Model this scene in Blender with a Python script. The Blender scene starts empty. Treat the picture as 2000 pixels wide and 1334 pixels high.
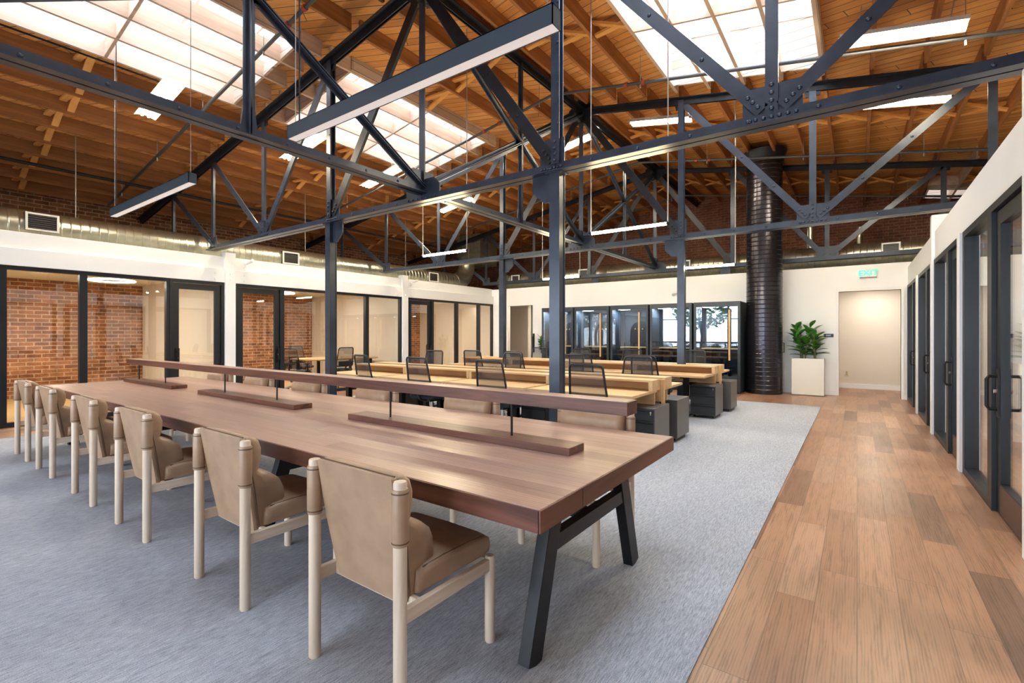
import bpy, bmesh, math, random
from mathutils import Vector, Matrix
random.seed(7)
SC = bpy.context.scene
COL = SC.collection

# ---------------------------------------------------------------- camera, world, light, exposure
CAM_H = 1.41
YAW = math.atan(674 / 940)
cd = bpy.data.cameras.new('camera'); cam = bpy.data.objects.new('camera', cd); COL.objects.link(cam)
cam.location = (0, 0, CAM_H); cam.rotation_euler = (math.pi / 2, 0, YAW)
cd.sensor_width = 36; cd.lens = 36 * 940 / 2000; cd.shift_y = -15 / 2000
cd.clip_start = .05; cd.clip_end = 200
SC.camera = cam
SC.view_settings.view_transform = 'Standard'; SC.view_settings.look = 'None'
SC.view_settings.gamma = 1; SC.view_settings.use_curve_mapping = False
SC.view_settings.exposure = 1.85

SKY_E, WIN_E, ROOM_E = 44, 4300, 27
w = bpy.data.worlds.new('world'); SC.world = w; w.use_nodes = True
bg = w.node_tree.nodes['Background']; bg.inputs[0].default_value = (.72, .86, 1, 1); bg.inputs[1].default_value = 1.6

def area(name, loc, rot, sx, sy, e, col=(1, 1, 1), spread=None):
    l = bpy.data.lights.new(name, 'AREA'); l.shape = 'RECTANGLE'; l.size = sx; l.size_y = sy; l.energy = e; l.color = col
    if spread: l.spread = spread
    o = bpy.data.objects.new(name, l); COL.objects.link(o); o.location = loc; o.rotation_euler = rot
    return o

XR, DX, KS = -4.65, 2.04, .17            # ridge x, truss panel, roof pitch
DK = .33                                 # roof deck underside above the chord centre
def zc(x): return 6.05 - KS * abs(x - XR)  # centre of the top chord
ZB = 3.13                                # bottom chord
YT = [0, 4.47, 8.96, 13.45]              # truss lines
XL, XRW, YF = -10.4, .93, 13.3           # left glass wall, right glass wall, far wall
BXL, BXR, BYF, BYN = -14.85, 5.4, 17.95, -6.0
# skylights, the near right one unseen and added for its light: x0,x1,y0,y1
SKY = [(-8.87, -6.84, .45, 4.0), (-8.87, -6.84, 4.97, 8.55), (-2.66, -.43, 4.97, 8.6), (-2.66, -.43, .45, 4.0), (1.5, 2.3, 16.3, 17.2)]
WELL = .55
for (x0, x1, y0, y1) in SKY:             # daylight over each skylight
    xm = (x0 + x1) / 2; s = 1 if xm < XR else -1
    a = math.atan(KS) * s
    area('skylight_daylight', (xm, (y0 + y1) / 2, zc(xm) + DK + WELL + .35), (0, -a, 0), x1 - x0 + .5, y1 - y0 + .5,
         SKY_E * (x1 - x0) * (y1 - y0) / 7.2, (.78, .89, 1))
# bright street sky beyond the windows behind the viewpoint
area('street_daylight', (-4.7, -20, 5.2), (math.radians(88), 0, 0), 30, 10, WIN_E, (.80, .87, 1))

# ---------------------------------------------------------------- materials
MATS = {}
class NT:
    def __init__(s, name):
        m = bpy.data.materials.new(name); m.use_nodes = True; s.m = m; s.t = m.node_tree; s.n = s.t.nodes; s.l = s.t.links
        s.b = s.n['Principled BSDF']
    def add(s, ty, **k):
        nd = s.n.new(ty)
        for a, v in k.items():
            if a == 'inp':
                for i, x in v.items():
                    if isinstance(x, bpy.types.NodeSocket): s.l.new(x, nd.inputs[i])
                    else: nd.inputs[i].default_value = x
            else: setattr(nd, a, v)
        return nd
    def math(s, op, a, b=0.0, c=0.0):
        return s.add('ShaderNodeMath', operation=op, inp={0: a, 1: b, 2: c}).outputs[0]
    def mix(s, f, a, b, mode='MIX'):
        nd = s.add('ShaderNodeMix', data_type='RGBA', blend_type=mode)
        for i, x in ((0, f), (6, a), (7, b)):
            if isinstance(x, bpy.types.NodeSocket): s.l.new(x, nd.inputs[i])
            else: nd.inputs[i].default_value = x if i == 0 else c4(x)
        return nd.outputs[2]
    def coord(s, kind='Object', rot=(0, 0, 0), scale=(1, 1, 1)):
        tc = s.add('ShaderNodeTexCoord').outputs[kind]
        return s.add('ShaderNodeMapping', inp={0: tc, 2: rot, 3: scale}).outputs[0]
    def noise(s, vec, sc, detail=3, rough=.5, dist=0):
        return s.add('ShaderNodeTexNoise', inp={'Vector': vec, 'Scale': sc, 'Detail': detail, 'Roughness': rough, 'Distortion': dist}).outputs[0]
    def ramp(s, f, stops):
        r = s.add('ShaderNodeValToRGB', inp={0: f}); e = r.color_ramp.elements
        while len(e) < len(stops): e.new(.5)
        for x, (p, c) in zip(e, stops): x.position = p; x.color = c4(c)
        return r.outputs[0]
    def bump(s, h, st=.2, dist=.01):
        b = s.add('ShaderNodeBump', inp={'Strength': st, 'Distance': dist, 'Height': h}); s.l.new(b.outputs[0], s.b.inputs['Normal'])
    def col(s, x):
        if isinstance(x, bpy.types.NodeSocket): s.l.new(x, s.b.inputs['Base Color'])
        else: s.b.inputs['Base Color'].default_value = c4(x)
    def set(s, rough=None, metal=None, spec=None):
        if rough is not None: s.b.inputs['Roughness'].default_value = rough
        if metal is not None: s.b.inputs['Metallic'].default_value = metal
        if spec is not None: s.b.inputs['Specular IOR Level'].default_value = spec
def c4(c): return (c[0], c[1], c[2], 1) if len(c) == 3 else tuple(c)

def plain(name, col, rough=.5, metal=0, var=.0, sc=8, spec=None, bump=0, bsc=60):
    t = NT(name); t.set(rough, metal, spec)
    if var:
        n = t.noise(t.coord(), sc, 4)
        a = [max(0, x * (1 - var)) for x in col]; b = [min(1, x * (1 + var)) for x in col]
        t.col(t.ramp(n, [(.3, a), (.7, b)]))
    else: t.col(col)
    if bump: t.bump(t.noise(t.coord(), bsc, 2), bump, .004)
    MATS[name] = t.m; return t.m

def planks(name, cols, along='x', wd=.15, L=1.8, rot=0, rough=.45, seam=.6, grain=1.0, gsc=1.0, rad=(14, 1.1), spec=None, varw=1.0, sw=.0022, wave=.3):
    """boards: per-board tone, grain stretched along the board, thin dark seams"""
    t = NT(name); t.set(rough, spec=spec)
    v = t.coord(rot=(0, 0, rot))
    sp = t.add('ShaderNodeSeparateXYZ', inp={0: v})
    u, c = (sp.outputs[0], sp.outputs[1]) if along == 'x' else (sp.outputs[1], sp.outputs[0])
    if along == 'xz': u, c = sp.outputs[0], sp.outputs[2]
    if along == 'yz': u, c = sp.outputs[1], sp.outputs[2]
    if along == 'zx': u, c = sp.outputs[2], sp.outputs[0]
    rw = t.math('DIVIDE', c, wd); row = t.math('FLOOR', rw)
    wn = t.add('ShaderNodeTexWhiteNoise', noise_dimensions='1D', inp={'W': row}).outputs[0]
    uu = t.math('ADD', t.math('DIVIDE', u, L), t.math('MULTIPLY', wn, 7.3)); cell = t.math('FLOOR', uu)
    idv = t.add('ShaderNodeCombineXYZ', inp={0: row, 1: cell}).outputs[0]
    rnd = t.add('ShaderNodeTexWhiteNoise', noise_dimensions='3D', inp={'Vector': idv}).outputs[0]
    base = t.ramp(rnd, [(i / (len(cols) - 1), k) for i, k in enumerate(cols)])
    gv = t.add('ShaderNodeCombineXYZ', inp={0: t.math('MULTIPLY', u, rad[1] * gsc), 1: t.math('MULTIPLY', c, rad[0] * gsc), 2: t.math('MULTIPLY', rnd, 31)}).outputs[0]
    g = t.noise(gv, 1.6, 5, .62, .6)
    wv = t.add('ShaderNodeTexWave', wave_type='BANDS', bands_direction='Y', inp={'Vector': gv, 'Scale': 1.1, 'Distortion': 7, 'Detail': 3, 'Detail Scale': 1.1}).outputs[1]
    k = t.math('ADD', t.math('MULTIPLY', g, 1 - wave), t.math('MULTIPLY', wv, wave))
    dk = t.ramp(k, [(.25, (1 - .42 * grain,) * 3), (.55, (1, 1, 1)), (.8, (1 + .0 * grain,) * 3)])
    colr = t.mix(1.0, base, dk, 'MULTIPLY')
    fr = t.math('FRACT', rw); fu = t.math('FRACT', uu)
    ed = t.math('MINIMUM', t.math('MULTIPLY', t.math('MINIMUM', fr, t.math('SUBTRACT', 1, fr)), wd), t.math('MULTIPLY', t.math('MINIMUM', fu, t.math('SUBTRACT', 1, fu)), L))
    sm = t.math('LESS_THAN', ed, sw)
    colr = t.mix(t.math('MULTIPLY', sm, seam), colr, (.05, .03, .02))
    t.col(colr); t.bump(k, .12, .004)
    MATS[name] = t.m; return t.m

def wood(name, ca, cb, axis='x', sc=1.0, rough=.45):
    t = NT(name); t.set(rough)
    s = {'x': (1, 12, 12), 'y': (12, 1, 12), 'z': (12, 12, 1)}[axis]
    v = t.coord(scale=tuple(q * sc for q in s))
    n = t.noise(v, 1.3, 5, .6, .8)
    t.col(t.ramp(n, [(.3, ca), (.68, cb)])); t.bump(n, .08, .003)
    MATS[name] = t.m; return t.m

def brick(name, cols, mortar, plane='yz', rough=.9):
    t = NT(name); t.set(rough)
    sp = t.add('ShaderNodeSeparateXYZ', inp={0: t.coord()})
    u = sp.outputs[1] if plane == 'yz' else sp.outputs[0]
    wob = t.noise(t.coord(), 2.0, 2)
    vv = t.math('ADD', sp.outputs[2], t.math('MULTIPLY', wob, .012))
    v = t.add('ShaderNodeCombineXYZ', inp={0: u, 1: vv}).outputs[0]
    br = t.add('ShaderNodeTexBrick', offset=.5, inp={'Vector': v, 'Color1': c4(cols[0]), 'Color2': c4(cols[1]), 'Mortar': c4(mortar), 'Scale': 1,
        'Mortar Size': .011, 'Mortar Smooth': .2, 'Bias': 0.0, 'Brick Width': .25, 'Row Height': .088})
    n = t.noise(t.coord(), 3.2, 5, .7)
    n2 = t.noise(t.coord(), 30, 3)
    cc = t.mix(1, br.outputs[0], t.ramp(n, [(.3, (.55, .5, .5)), (.62, (1.1, 1.05, 1))]), 'MULTIPLY')
    cc = t.mix(.5, cc, t.ramp(n2, [(.3, (.6, .6, .6)), (.7, (1.2, 1.2, 1.2))]), 'MULTIPLY')
    t.col(cc); t.bump(t.math('SUBTRACT', n2, br.outputs[1]), .5, .01)
    MATS[name] = t.m; return t.m

def glass(name, tint=(1, 1, 1), ior=1.5, base=.02):
    t = NT(name); o = t.n['Material Output']
    tr = t.add('ShaderNodeBsdfTransparent', inp={0: c4(tint)})
    gl = t.add('ShaderNodeBsdfGlossy', inp={'Color': (1, 1, 1, 1), 'Roughness': .0})
    bf = t.add('ShaderNodeNewGeometry').outputs['Backfacing']       # same reflectance from both sides of a thin pane
    io = t.math('ADD', ior, t.math('MULTIPLY', bf, 1 / ior - ior))
    fr = t.add('ShaderNodeFresnel', inp={'IOR': io}).outputs[0]
    f = t.math('ADD', fr, base)
    mx = t.add('ShaderNodeMixShader', inp={0: f, 1: tr.outputs[0], 2: gl.outputs[0]})
    t.l.new(mx.outputs[0], o.inputs[0]); MATS[name] = t.m; return t.m

def emit(name, col, st, also=None):
    t = NT(name); t.col(also or col); t.b.inputs['Emission Color'].default_value = c4(col); t.b.inputs['Emission Strength'].default_value = st
    MATS[name] = t.m; return t.m

def mesh_fabric(name, col, see=.35):
    t = NT(name); o = t.n['Material Output']; t.col(col); t.set(.7)
    tr = t.add('ShaderNodeBsdfTransparent')
    mx = t.add('ShaderNodeMixShader', inp={0: see, 1: t.b.outputs[0], 2: tr.outputs[0]})
    t.l.new(mx.outputs[0], o.inputs[0]); MATS[name] = t.m; return t.m

white = plain('white_paint', (.87, .875, .885), .5)
trimw = plain('white_trim', (.84, .84, .84), .4)
offw = plain('warm_plaster', (.74, .68, .60), .7)
offc = plain('office_ceiling', (.78, .74, .66), .8)
steel = plain('painted_steel', (.042, .055, .082), .3, .2, .22, 5, bump=.15, bsc=90)
steel_shade = plain('shaded_painted_steel', (.016, .019, .027), .4, .2, .2, 5, bump=.15, bsc=90)  # darker copy of the truss paint, shade under the roof put into the colour
rivet = plain('rivet_steel', (.07, .08, .10), .28, .5)
blackf = plain('black_aluminium', (.007, .010, .016), .42, .0)
blackm = plain('black_metal', (.012, .012, .014), .42, .4)
bronze = plain('bronze_kickplate', (.10, .06, .045), .4, .5)
galv = plain('galvanised_steel', (.50, .51, .43), .3, .92, .14, 9)
galvg = plain('galvanised_sheet', (.38, .42, .33), .42, .85, .2, 6)
spiral = plain('dark_spiral_duct', (.05, .048, .06), .24, .75, .1, 2)
chrome = plain('chrome', (.8, .8, .8), .15, 1)
pipe = plain('sprinkler_pipe', (.10, .10, .105), .4, .5)
pipe_l = plain('light_pipe', (.45, .43, .40), .4, .5)
redm = plain('red_coupling', (.42, .06, .03), .5)
charcoal = plain('charcoal_laminate', (.028, .038, .052), .4)
felt = plain('grey_felt', (.12, .125, .14), .95, 0, .15, 60)
ped_side = plain('pedestal_steel', (.13, .12, .115), .4, .35)
ped_front = plain('pedestal_front', (.035, .038, .045), .4, .2)
plast = plain('black_plastic', (.015, .015, .018), .4)
fabric_d = plain('dark_fabric', (.03, .032, .04), .9, 0, .2, 80)
netting = mesh_fabric('mesh_back', (.035, .037, .045), .42)
leaf = plain('leaf_green', (.06, .22, .03), .38, 0, .5, 9)
soil = plain('soil', (.05, .035, .02), .95)
plantw = plain('planter_white', (.82, .81, .78), .5)
diffuser = emit('pendant_diffuser', (1, .93, .88), .12, (.74, .70, .68))
pendm = plain('pendant_housing', (.055, .085, .115), .38, .2)
tube = emit('tube_light', (1, .84, .50), 40)
fluo = emit('fluorescent_tube', (1, .88, .64), 52)
reflector = plain('white_reflector', (.8, .78, .72), .4)
spot = emit('downlight', (1, .93, .8), 20)
boothl = emit('booth_light', (1, .97, .9), 14)
exitg = emit('exit_green', (.05, .9, .35), .55)
exitw = plain('exit_plate', (.80, .82, .78), .3)
redled = emit('red_led', (1, .1, .05), 3)
brass = plain('brass', (.75, .5, .22), .3, .8)
pane = glass('clear_glass', (.97, .98, .97), 1.5, .03)
pane_sky = glass('skylight_glass', (1, 1, 1), 1.3, 0)
pane_b = glass('booth_glass', (.70, .78, .86), 1.6, .03)
deckL = planks('roof_deck_left', [(.60, .24, .06), (.88, .42, .12), (.74, .32, .085), (.95, .50, .17)], 'x', .145, 3.2, math.radians(-38), .6, 1, sw=.005)
deckR = planks('roof_deck_right', [(.60, .24, .06), (.88, .42, .12), (.74, .32, .085), (.95, .50, .17)], 'x', .145, 3.2, math.radians(20), .6, 1, sw=.005)
joistm = wood('shaded_joist_wood', (.25, .095, .03), (.47, .195, .06), 'y', .7, .6)  # darkened all over to stand in for shade on the joist sides
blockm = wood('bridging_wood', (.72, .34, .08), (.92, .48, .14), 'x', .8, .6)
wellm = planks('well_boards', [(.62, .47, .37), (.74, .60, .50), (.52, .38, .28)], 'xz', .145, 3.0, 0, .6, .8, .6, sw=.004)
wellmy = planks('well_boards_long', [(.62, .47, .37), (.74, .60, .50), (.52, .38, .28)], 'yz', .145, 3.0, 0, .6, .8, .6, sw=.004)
joistp = wood('skylit_joist_wood', (.55, .38, .28), (.74, .56, .44), 'y', .7, .6)  # pale copy of the joist wood, skylight brightness put into the colour
floorm = planks('plank_floor', [(.30, .145, .08), (.41, .215, .125), (.34, .175, .10), (.50, .29, .185), (.165, .085, .052), (.42, .225, .135), (.37, .195, .112), (.24, .12, .07)], 'y', .18, 1.22, 0, .34, .45, 1.2, rad=(22, 1.8), wave=.16)
floorx = planks('plank_floor_cross', [(.30, .155, .085), (.47, .26, .155), (.38, .20, .115), (.52, .31, .19)], 'y', .19, 1.22, 0, .38, .55, .85, rad=(11, 1.0))
floor_o = planks('office_floor', [(.62, .42, .16), (.70, .48, .2), (.58, .38, .14)], 'y', .19, 1.22, 0, .3, .3, .4)
tablem = planks('walnut_top_sheen', [(.42, .245, .185), (.50, .31, .235), (.46, .275, .21), (.36, .205, .155), (.54, .345, .265)], 'x', .13, 2.1, 0, .33, .25, .85, rad=(16, .8))  # walnut lifted to a pale pink, overhead sheen put into the colour
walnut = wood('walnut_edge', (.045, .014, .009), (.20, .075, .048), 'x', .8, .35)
oak = wood('oak', (.58, .36, .17), (.74, .51, .28), 'x', .9, .45)
oakz = wood('oak_upright', (.60, .34, .13), (.78, .50, .23), 'z', .9, .45)
oakd = wood('oak_inside_shade', (.50, .24, .08), (.62, .33, .12), 'x', .9, .5)  # oak darkened for the shade inside the open shelf box
ash = wood('pale_ash', (.60, .46, .34), (.76, .62, .49), 'z', 1.2, .5)
ashx = wood('pale_ash_rail', (.60, .46, .34), (.76, .62, .49), 'y', 1.2, .5)
leather = plain('tan_leather', (.37, .235, .145), .42, 0, .16, 7, bump=.12, bsc=220)
seamm = plain('leather_seam', (.10, .06, .035), .6)
brickL = brick('brick_office', [(.24, .085, .035), (.46, .20, .085)], (.58, .44, .30), 'yz')
brickF = brick('brick_far', [(.26, .085, .05), (.36, .14, .08)], (.38, .27, .20), 'xz')

def carpet():
    t = NT('carpet'); t.set(.95, spec=.1)
    v = t.coord(scale=(1, .09, 1)); n = t.noise(v, 210, 3, .7)
    n2 = t.noise(t.coord(), 240, 2); n3 = t.noise(t.coord(scale=(1, .35, 1)), 1.1, 3)
    k = t.math('ADD', t.math('MULTIPLY', n, .6), t.math('MULTIPLY', n2, .4))
    c = t.ramp(k, [(.34, (.20, .215, .25)), (.66, (.58, .605, .67))])
    c = t.mix(.6, c, t.ramp(n3, [(.3, (.78, .78, .80)), (.7, (1.12, 1.12, 1.12))]), 'MULTIPLY')
    t.col(c); t.bump(k, .5, .006); MATS['carpet'] = t.m; return t.m
carpetm = carpet()

# ---------------------------------------------------------------- mesh builder
class MB:
    def __init__(s): s.v = []; s.f = []
    def poly(s, vs, fs):
        o = len(s.v); s.v += [tuple(p) for p in vs]; s.f += [tuple(i + o for i in f) for f in fs]; return s
    def box(s, x0, x1, y0, y1, z0, z1):
        return s.poly([(x0, y0, z0), (x1, y0, z0), (x1, y1, z0), (x0, y1, z0), (x0, y0, z1), (x1, y0, z1), (x1, y1, z1), (x0, y1, z1)],
                      [(0, 3, 2, 1), (4, 5, 6, 7), (0, 1, 5, 4), (1, 2, 6, 5), (2, 3, 7, 6), (3, 0, 4, 7)])
    def sbox(s, x0, x1, y0, y1, zf0, zf1):     # box whose z follows functions of x
        a, b, c, d = zf0(x0), zf0(x1), zf1(x0), zf1(x1)
        return s.poly([(x0, y0, a), (x1, y0, b), (x1, y1, b), (x0, y1, a), (x0, y0, c), (x1, y0, d), (x1, y1, d), (x0, y1, c)],
                      [(0, 3, 2, 1), (4, 5, 6, 7), (0, 1, 5, 4), (1, 2, 6, 5), (2, 3, 7, 6), (3, 0, 4, 7)])
    def sect(s, p0, p1, prof, up):             # extrude a 2-D profile (u across, v up) from p0 to p1
        p0, p1, up = Vector(p0), Vector(p1), Vector(up); d = (p1 - p0).normalized()
        a = d.cross(up).normalized(); b = a.cross(d).normalized(); n = len(prof)
        vs = [p0 + a * q[0] + b * q[1] for q in prof] + [p1 + a * q[0] + b * q[1] for q in prof]
        fs = [(i, (i + 1) % n, (i + 1) % n + n, i + n) for i in range(n)] + [tuple(range(n - 1, -1, -1)), tuple(range(n, 2 * n))]
        return s.poly(vs, fs)
    def bar(s, p0, p1, w_, h_, up=(0, 0, 1)):
        return s.sect(p0, p1, [(-w_ / 2, -h_ / 2), (w_ / 2, -h_ / 2), (w_ / 2, h_ / 2), (-w_ / 2, h_ / 2)], up)
    def angles(s, p0, p1, up, leg=.09, t=.012, gap=.02):   # a pair of back-to-back angles, flange at the bottom
        for sg in (-1, 1):
            g = sg * gap / 2
            pr = [(g, 0), (g + sg * leg * .85, 0), (g + sg * leg * .85, t), (g + sg * t, t), (g + sg * t, leg), (g, leg)]
            s.sect(p0, p1, pr if sg > 0 else pr[::-1], up)
        return s
    def tube(s, pts, r, seg=10, close=False, caps=True):
        pts = [Vector(p) for p in pts]; n = len(pts); rings = []
        rr = r if isinstance(r, (list, tuple)) else [r] * n
        ref = None
        for i, p in enumerate(pts):
            if close: d = (pts[(i + 1) % n] - pts[i - 1]).normalized()
            else: d = ((pts[min(i + 1, n - 1)] - pts[max(i - 1, 0)])).normalized()
            if ref is None: ref = Vector((0, 0, 1)) if abs(d.z) < .9 else Vector((0, 1, 0))
            a = d.cross(ref)
            if a.length < 1e-4: ref = Vector((1, 0, .01)); a = d.cross(ref)
            a.normalize(); b = a.cross(d).normalized(); ref = b
            rings.append([p + (a * math.cos(2 * math.pi * k / seg) + b * math.sin(2 * math.pi * k / seg)) * rr[i] for k in range(seg)])
        vs = [q for r_ in rings for q in r_]; fs = []
        for i in range(n if close else n - 1):
            j = (i + 1) % n
            for k in range(seg): fs.append((i * seg + k, i * seg + (k + 1) % seg, j * seg + (k + 1) % seg, j * seg + k))
        if not close and caps: fs += [tuple(range(seg - 1, -1, -1)), tuple(range((n - 1) * seg, n * seg))]
        return s.poly(vs, fs)
    def cyl(s, x, y, z0, z1, r, seg=20, r2=None): return s.tube([(x, y, z0), (x, y, z1)], [r, r if r2 is None else r2], seg)
    def lathe(s, axis0, axis1, prof, seg=32):  # prof: (t along, radius)
        p0, p1 = Vector(axis0), Vector(axis1); L = (p1 - p0).length; d = (p1 - p0) / L
        return s.tube([p0 + d * q[0] for q in prof], [q[1] for q in prof], seg)
    def prism(s, pts, ax, a0, a1):             # polygon in the plane normal to ax
        f = {'x': lambda p, a: (a, p[0], p[1]), 'y': lambda p, a: (p[0], a, p[1]), 'z': lambda p, a: (p[0], p[1], a)}[ax]
        n = len(pts); vs = [f(p, a0) for p in pts] + [f(p, a1) for p in pts]
        return s.poly(vs, [tuple(range(n)), tuple(range(2 * n - 1, n - 1, -1))] + [(i, (i + 1) % n, (i + 1) % n + n, i + n) for i in range(n)])
    def dome(s, p, nrm, r):
        nrm = Vector(nrm).normalized(); a = nrm.orthogonal().normalized(); b = nrm.cross(a); p = Vector(p)
        vs = []
        for (rr, hh) in ((1, 0), (.75, .5)):
            vs += [p + (a * math.cos(k * math.pi / 4) + b * math.sin(k * math.pi / 4)) * r * rr + nrm * r * hh for k in range(8)]
        vs.append(p + nrm * r * .7)
        return s.poly(vs, [(k, (k + 1) % 8, 8 + (k + 1) % 8, 8 + k) for k in range(8)] + [(8 + k, 8 + (k + 1) % 8, 16) for k in range(8)])
    def loft(s, rings, cap=True):
        n = len(rings[0]); vs = [q for r_ in rings for q in r_]
        fs = [(i * n + k, i * n + (k + 1) % n, (i + 1) * n + (k + 1) % n, (i + 1) * n + k) for i in range(len(rings) - 1) for k in range(n)]
        if cap: fs += [tuple(range(n - 1, -1, -1)), tuple(range((len(rings) - 1) * n, len(rings) * n))]
        return s.poly(vs, fs)
    def build(s, name, mat, parent=None, smooth=False, bevel=0, seg=2, ang=35, sub=0):
        me = bpy.data.meshes.new(name)
        off = parent_world(parent) if parent is not None else Vector((0, 0, 0))
        me.from_pydata([(p[0] - off[0], p[1] - off[1], p[2] - off[2]) for p in s.v], [], s.f)
        bm = bmesh.new(); bm.from_mesh(me); bmesh.ops.recalc_face_normals(bm, faces=bm.faces); bm.to_mesh(me); bm.free()
        me.materials.append(mat)
        if smooth:
            me.shade_smooth(); me.set_sharp_from_angle(angle=math.radians(ang))
        o = bpy.data.objects.new(name, me); COL.objects.link(o)
        if parent is not None: o.parent = parent
        if bevel:
            b = o.modifiers.new('b', 'BEVEL'); b.width = bevel; b.segments = seg; b.limit_method = 'ANGLE'; b.angle_limit = math.radians(40)
            me.shade_smooth(); me.set_sharp_from_angle(angle=math.radians(60)) if seg < 3 else None
        if sub:
            m_ = o.modifiers.new('s', 'SUBSURF'); m_.levels = sub; m_.render_levels = sub; me.shade_smooth()
        return o
def parent_world(p):
    v = Vector((0, 0, 0))
    while p is not None: v += p.location; p = p.parent
    return v
def tag(o, label=None, cat=None, group=None, kind=None):
    if label: o['label'] = label
    if cat: o['category'] = cat
    if group: o['group'] = group
    if kind: o['kind'] = kind
    return o
def thing(name, loc, label, cat, group=None, kind=None):
    o = bpy.data.objects.new(name, None); o.empty_display_size = .1; COL.objects.link(o); o.location = loc
    return tag(o, label, cat, group, kind)
def copy_tree(o, parent=None):
    c = o.copy(); COL.objects.link(c); c.parent = parent
    for ch in list(o.children): copy_tree(ch, c)
    return c
def struct(name, mb, mat, **k): return tag(mb.build(name, mat, **k), kind='structure')

# ---------------------------------------------------------------- floors and walls
struct('floor', MB().box(BXL - .2, BXR + .2, BYN - .3, BYF + .2, -.2, 0), floorm)
tag(MB().box(-9.3, -.56, -5.6, 11.0, .0005, .008).build('carpet', carpetm), 'large grey blue carpet with a fine streaked weave under the tables and desks', 'carpet')
struct('floor_office', MB().box(BXL, XL - .02, BYN, 14.1, .0005, .004), floor_o)

struct('wall_left_brick', MB().box(BXL - .3, BXL, BYN, BYF, 0, 5.6), brickL)
struct('wall_far_brick', MB().poly([(BXL - .3, BYF, 0), (BXR + .3, BYF, 0), (BXR + .3, BYF, zc(BXR) + .5), (XR, BYF, zc(XR) + .5), (BXL - .3, BYF, zc(BXL) + .5),
    (BXL - .3, BYF + .3, 0), (BXR + .3, BYF + .3, 0), (BXR + .3, BYF + .3, zc(BXR) + .5), (XR, BYF + .3, zc(XR) + .5), (BXL - .3, BYF + .3, zc(BXL) + .5)],
    [(0, 1, 2, 3, 4), (9, 8, 7, 6, 5), (0, 5, 6, 1), (1, 6, 7, 2), (2, 7, 8, 3), (3, 8, 9, 4), (4, 9, 5, 0)]), brickF)
struct('wall_right_brick', MB().box(BXR, BXR + .3, BYN, BYF, 0, 5.0), brickL)
# near wall with street windows
nw = MB(); nw.box(BXL - .3, BXR + .3, BYN - .2, BYN, 0, .5); nw.box(BXL - .3, BXR + .3, BYN - .2, BYN, 3.2, 6.6)
xs = [BXL - .3, -10.2, -7.65, -7.5, -4.95, -4.7, -2.15, -1.9, .65, BXR + .3]
for a, b in ((0, 1), (2, 3), (4, 5), (6, 7), (8, 9)): nw.box(xs[a], xs[b], BYN - .2, BYN, .5, 3.2)
struct('wall_near', nw, white)
for i, (a, b) in enumerate(((1, 2), (3, 4), (5, 6), (7, 8))):
    f = MB(); x0, x1 = xs[a], xs[b]
    for q in (x0 + .03, x1 - .03, (x0 + x1) / 2): f.box(q - .03, q + .03, BYN - .14, BYN - .06, .5, 3.2)
    for q in (.53, 2.3, 3.17): f.box(x0, x1, BYN - .135, BYN - .065, q - .03, q + .03)
    wo = struct('window_%d' % (i + 20), f, blackf)
    MB().box(x0, x1, BYN - .105, BYN - .095, .5, 3.2).build('pane', pane, wo)
struct('floor_street', MB().box(-30, 20, -26, BYN - .5, -.4, -.1), plain('asphalt', (.25, .26, .28), .8))

# far white wall with doorway (right) and recess (left)
DW = (-.34, .77, 2.37); RC = (-9.72, -8.70, 2.36); WT = 2.95
fw = MB(); T = .15
fw.box(XL - .1, RC[0], YF, YF + T, 0, WT); fw.box(RC[0], RC[1], YF, YF + T, RC[2], WT); fw.box(RC[1], DW[0], YF, YF + T, 0, WT)
fw.box(DW[0], DW[1], YF, YF + T, DW[2], WT); fw.box(DW[1], XRW + .12, YF, YF + T, 0, WT)
struct('wall_far', fw, white)
struct('ceiling_far_rooms', MB().box(BXL, BXR, YF + T, BYF, 2.62, 2.92), offc)
struct('wall_corridor', MB().box(-4.5, BXR, 15.27, 15.4, 0, 2.62), offw)
struct('baseboard_corridor', MB().box(-4.5, BXR, 15.25, 15.27, 0, .12), trimw)
bb = MB()
for a, b in ((-1.55, DW[0]), (DW[1], XRW), (RC[1], -7.7)): bb.box(a, b, YF - .018, YF, 0, .1)
struct('baseboard_far', bb, trimw)
cs = MB(); tw = .055
cs.box(DW[0] - tw, DW[0], YF - .02, YF + T + .01, 0, DW[2] + tw); cs.box(DW[1], DW[1] + tw, YF - .02, YF + T + .01, 0, DW[2] + tw)
cs.box(DW[0], DW[1], YF - .02, YF + T + .01, DW[2], DW[2] + tw); struct('trim_1', cs, trimw)
# recess at far left: warm side wall, dark glass door inside
struct('wall_recess', MB().box(-8.98, -8.86, YF + T, 16.4, 0, 2.62).box(BXL, -8.86, 16.4, 16.5, 0, 2.62), offw)
d = struct('door_1', MB().box(-9.75, -9.68, 15.02, 15.1, 0, 2.2).box(-9.05, -8.99, 15.02, 15.1, 0, 2.2).box(-9.68, -9.05, 15.02, 15.1, 2.1, 2.2).box(-9.68, -9.05, 15.02, 15.1, 0, .12), blackf)
MB().box(-9.68, -9.05, 15.055, 15.065, .12, 2.1).build('pane', pane, d)
MB().tube([(-9.2, 15.02, .9), (-9.2, 14.96, .9), (-9.2, 14.96, 1.2), (-9.2, 15.02, 1.2)], .01).build('door_handle', blackm, d)

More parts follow.
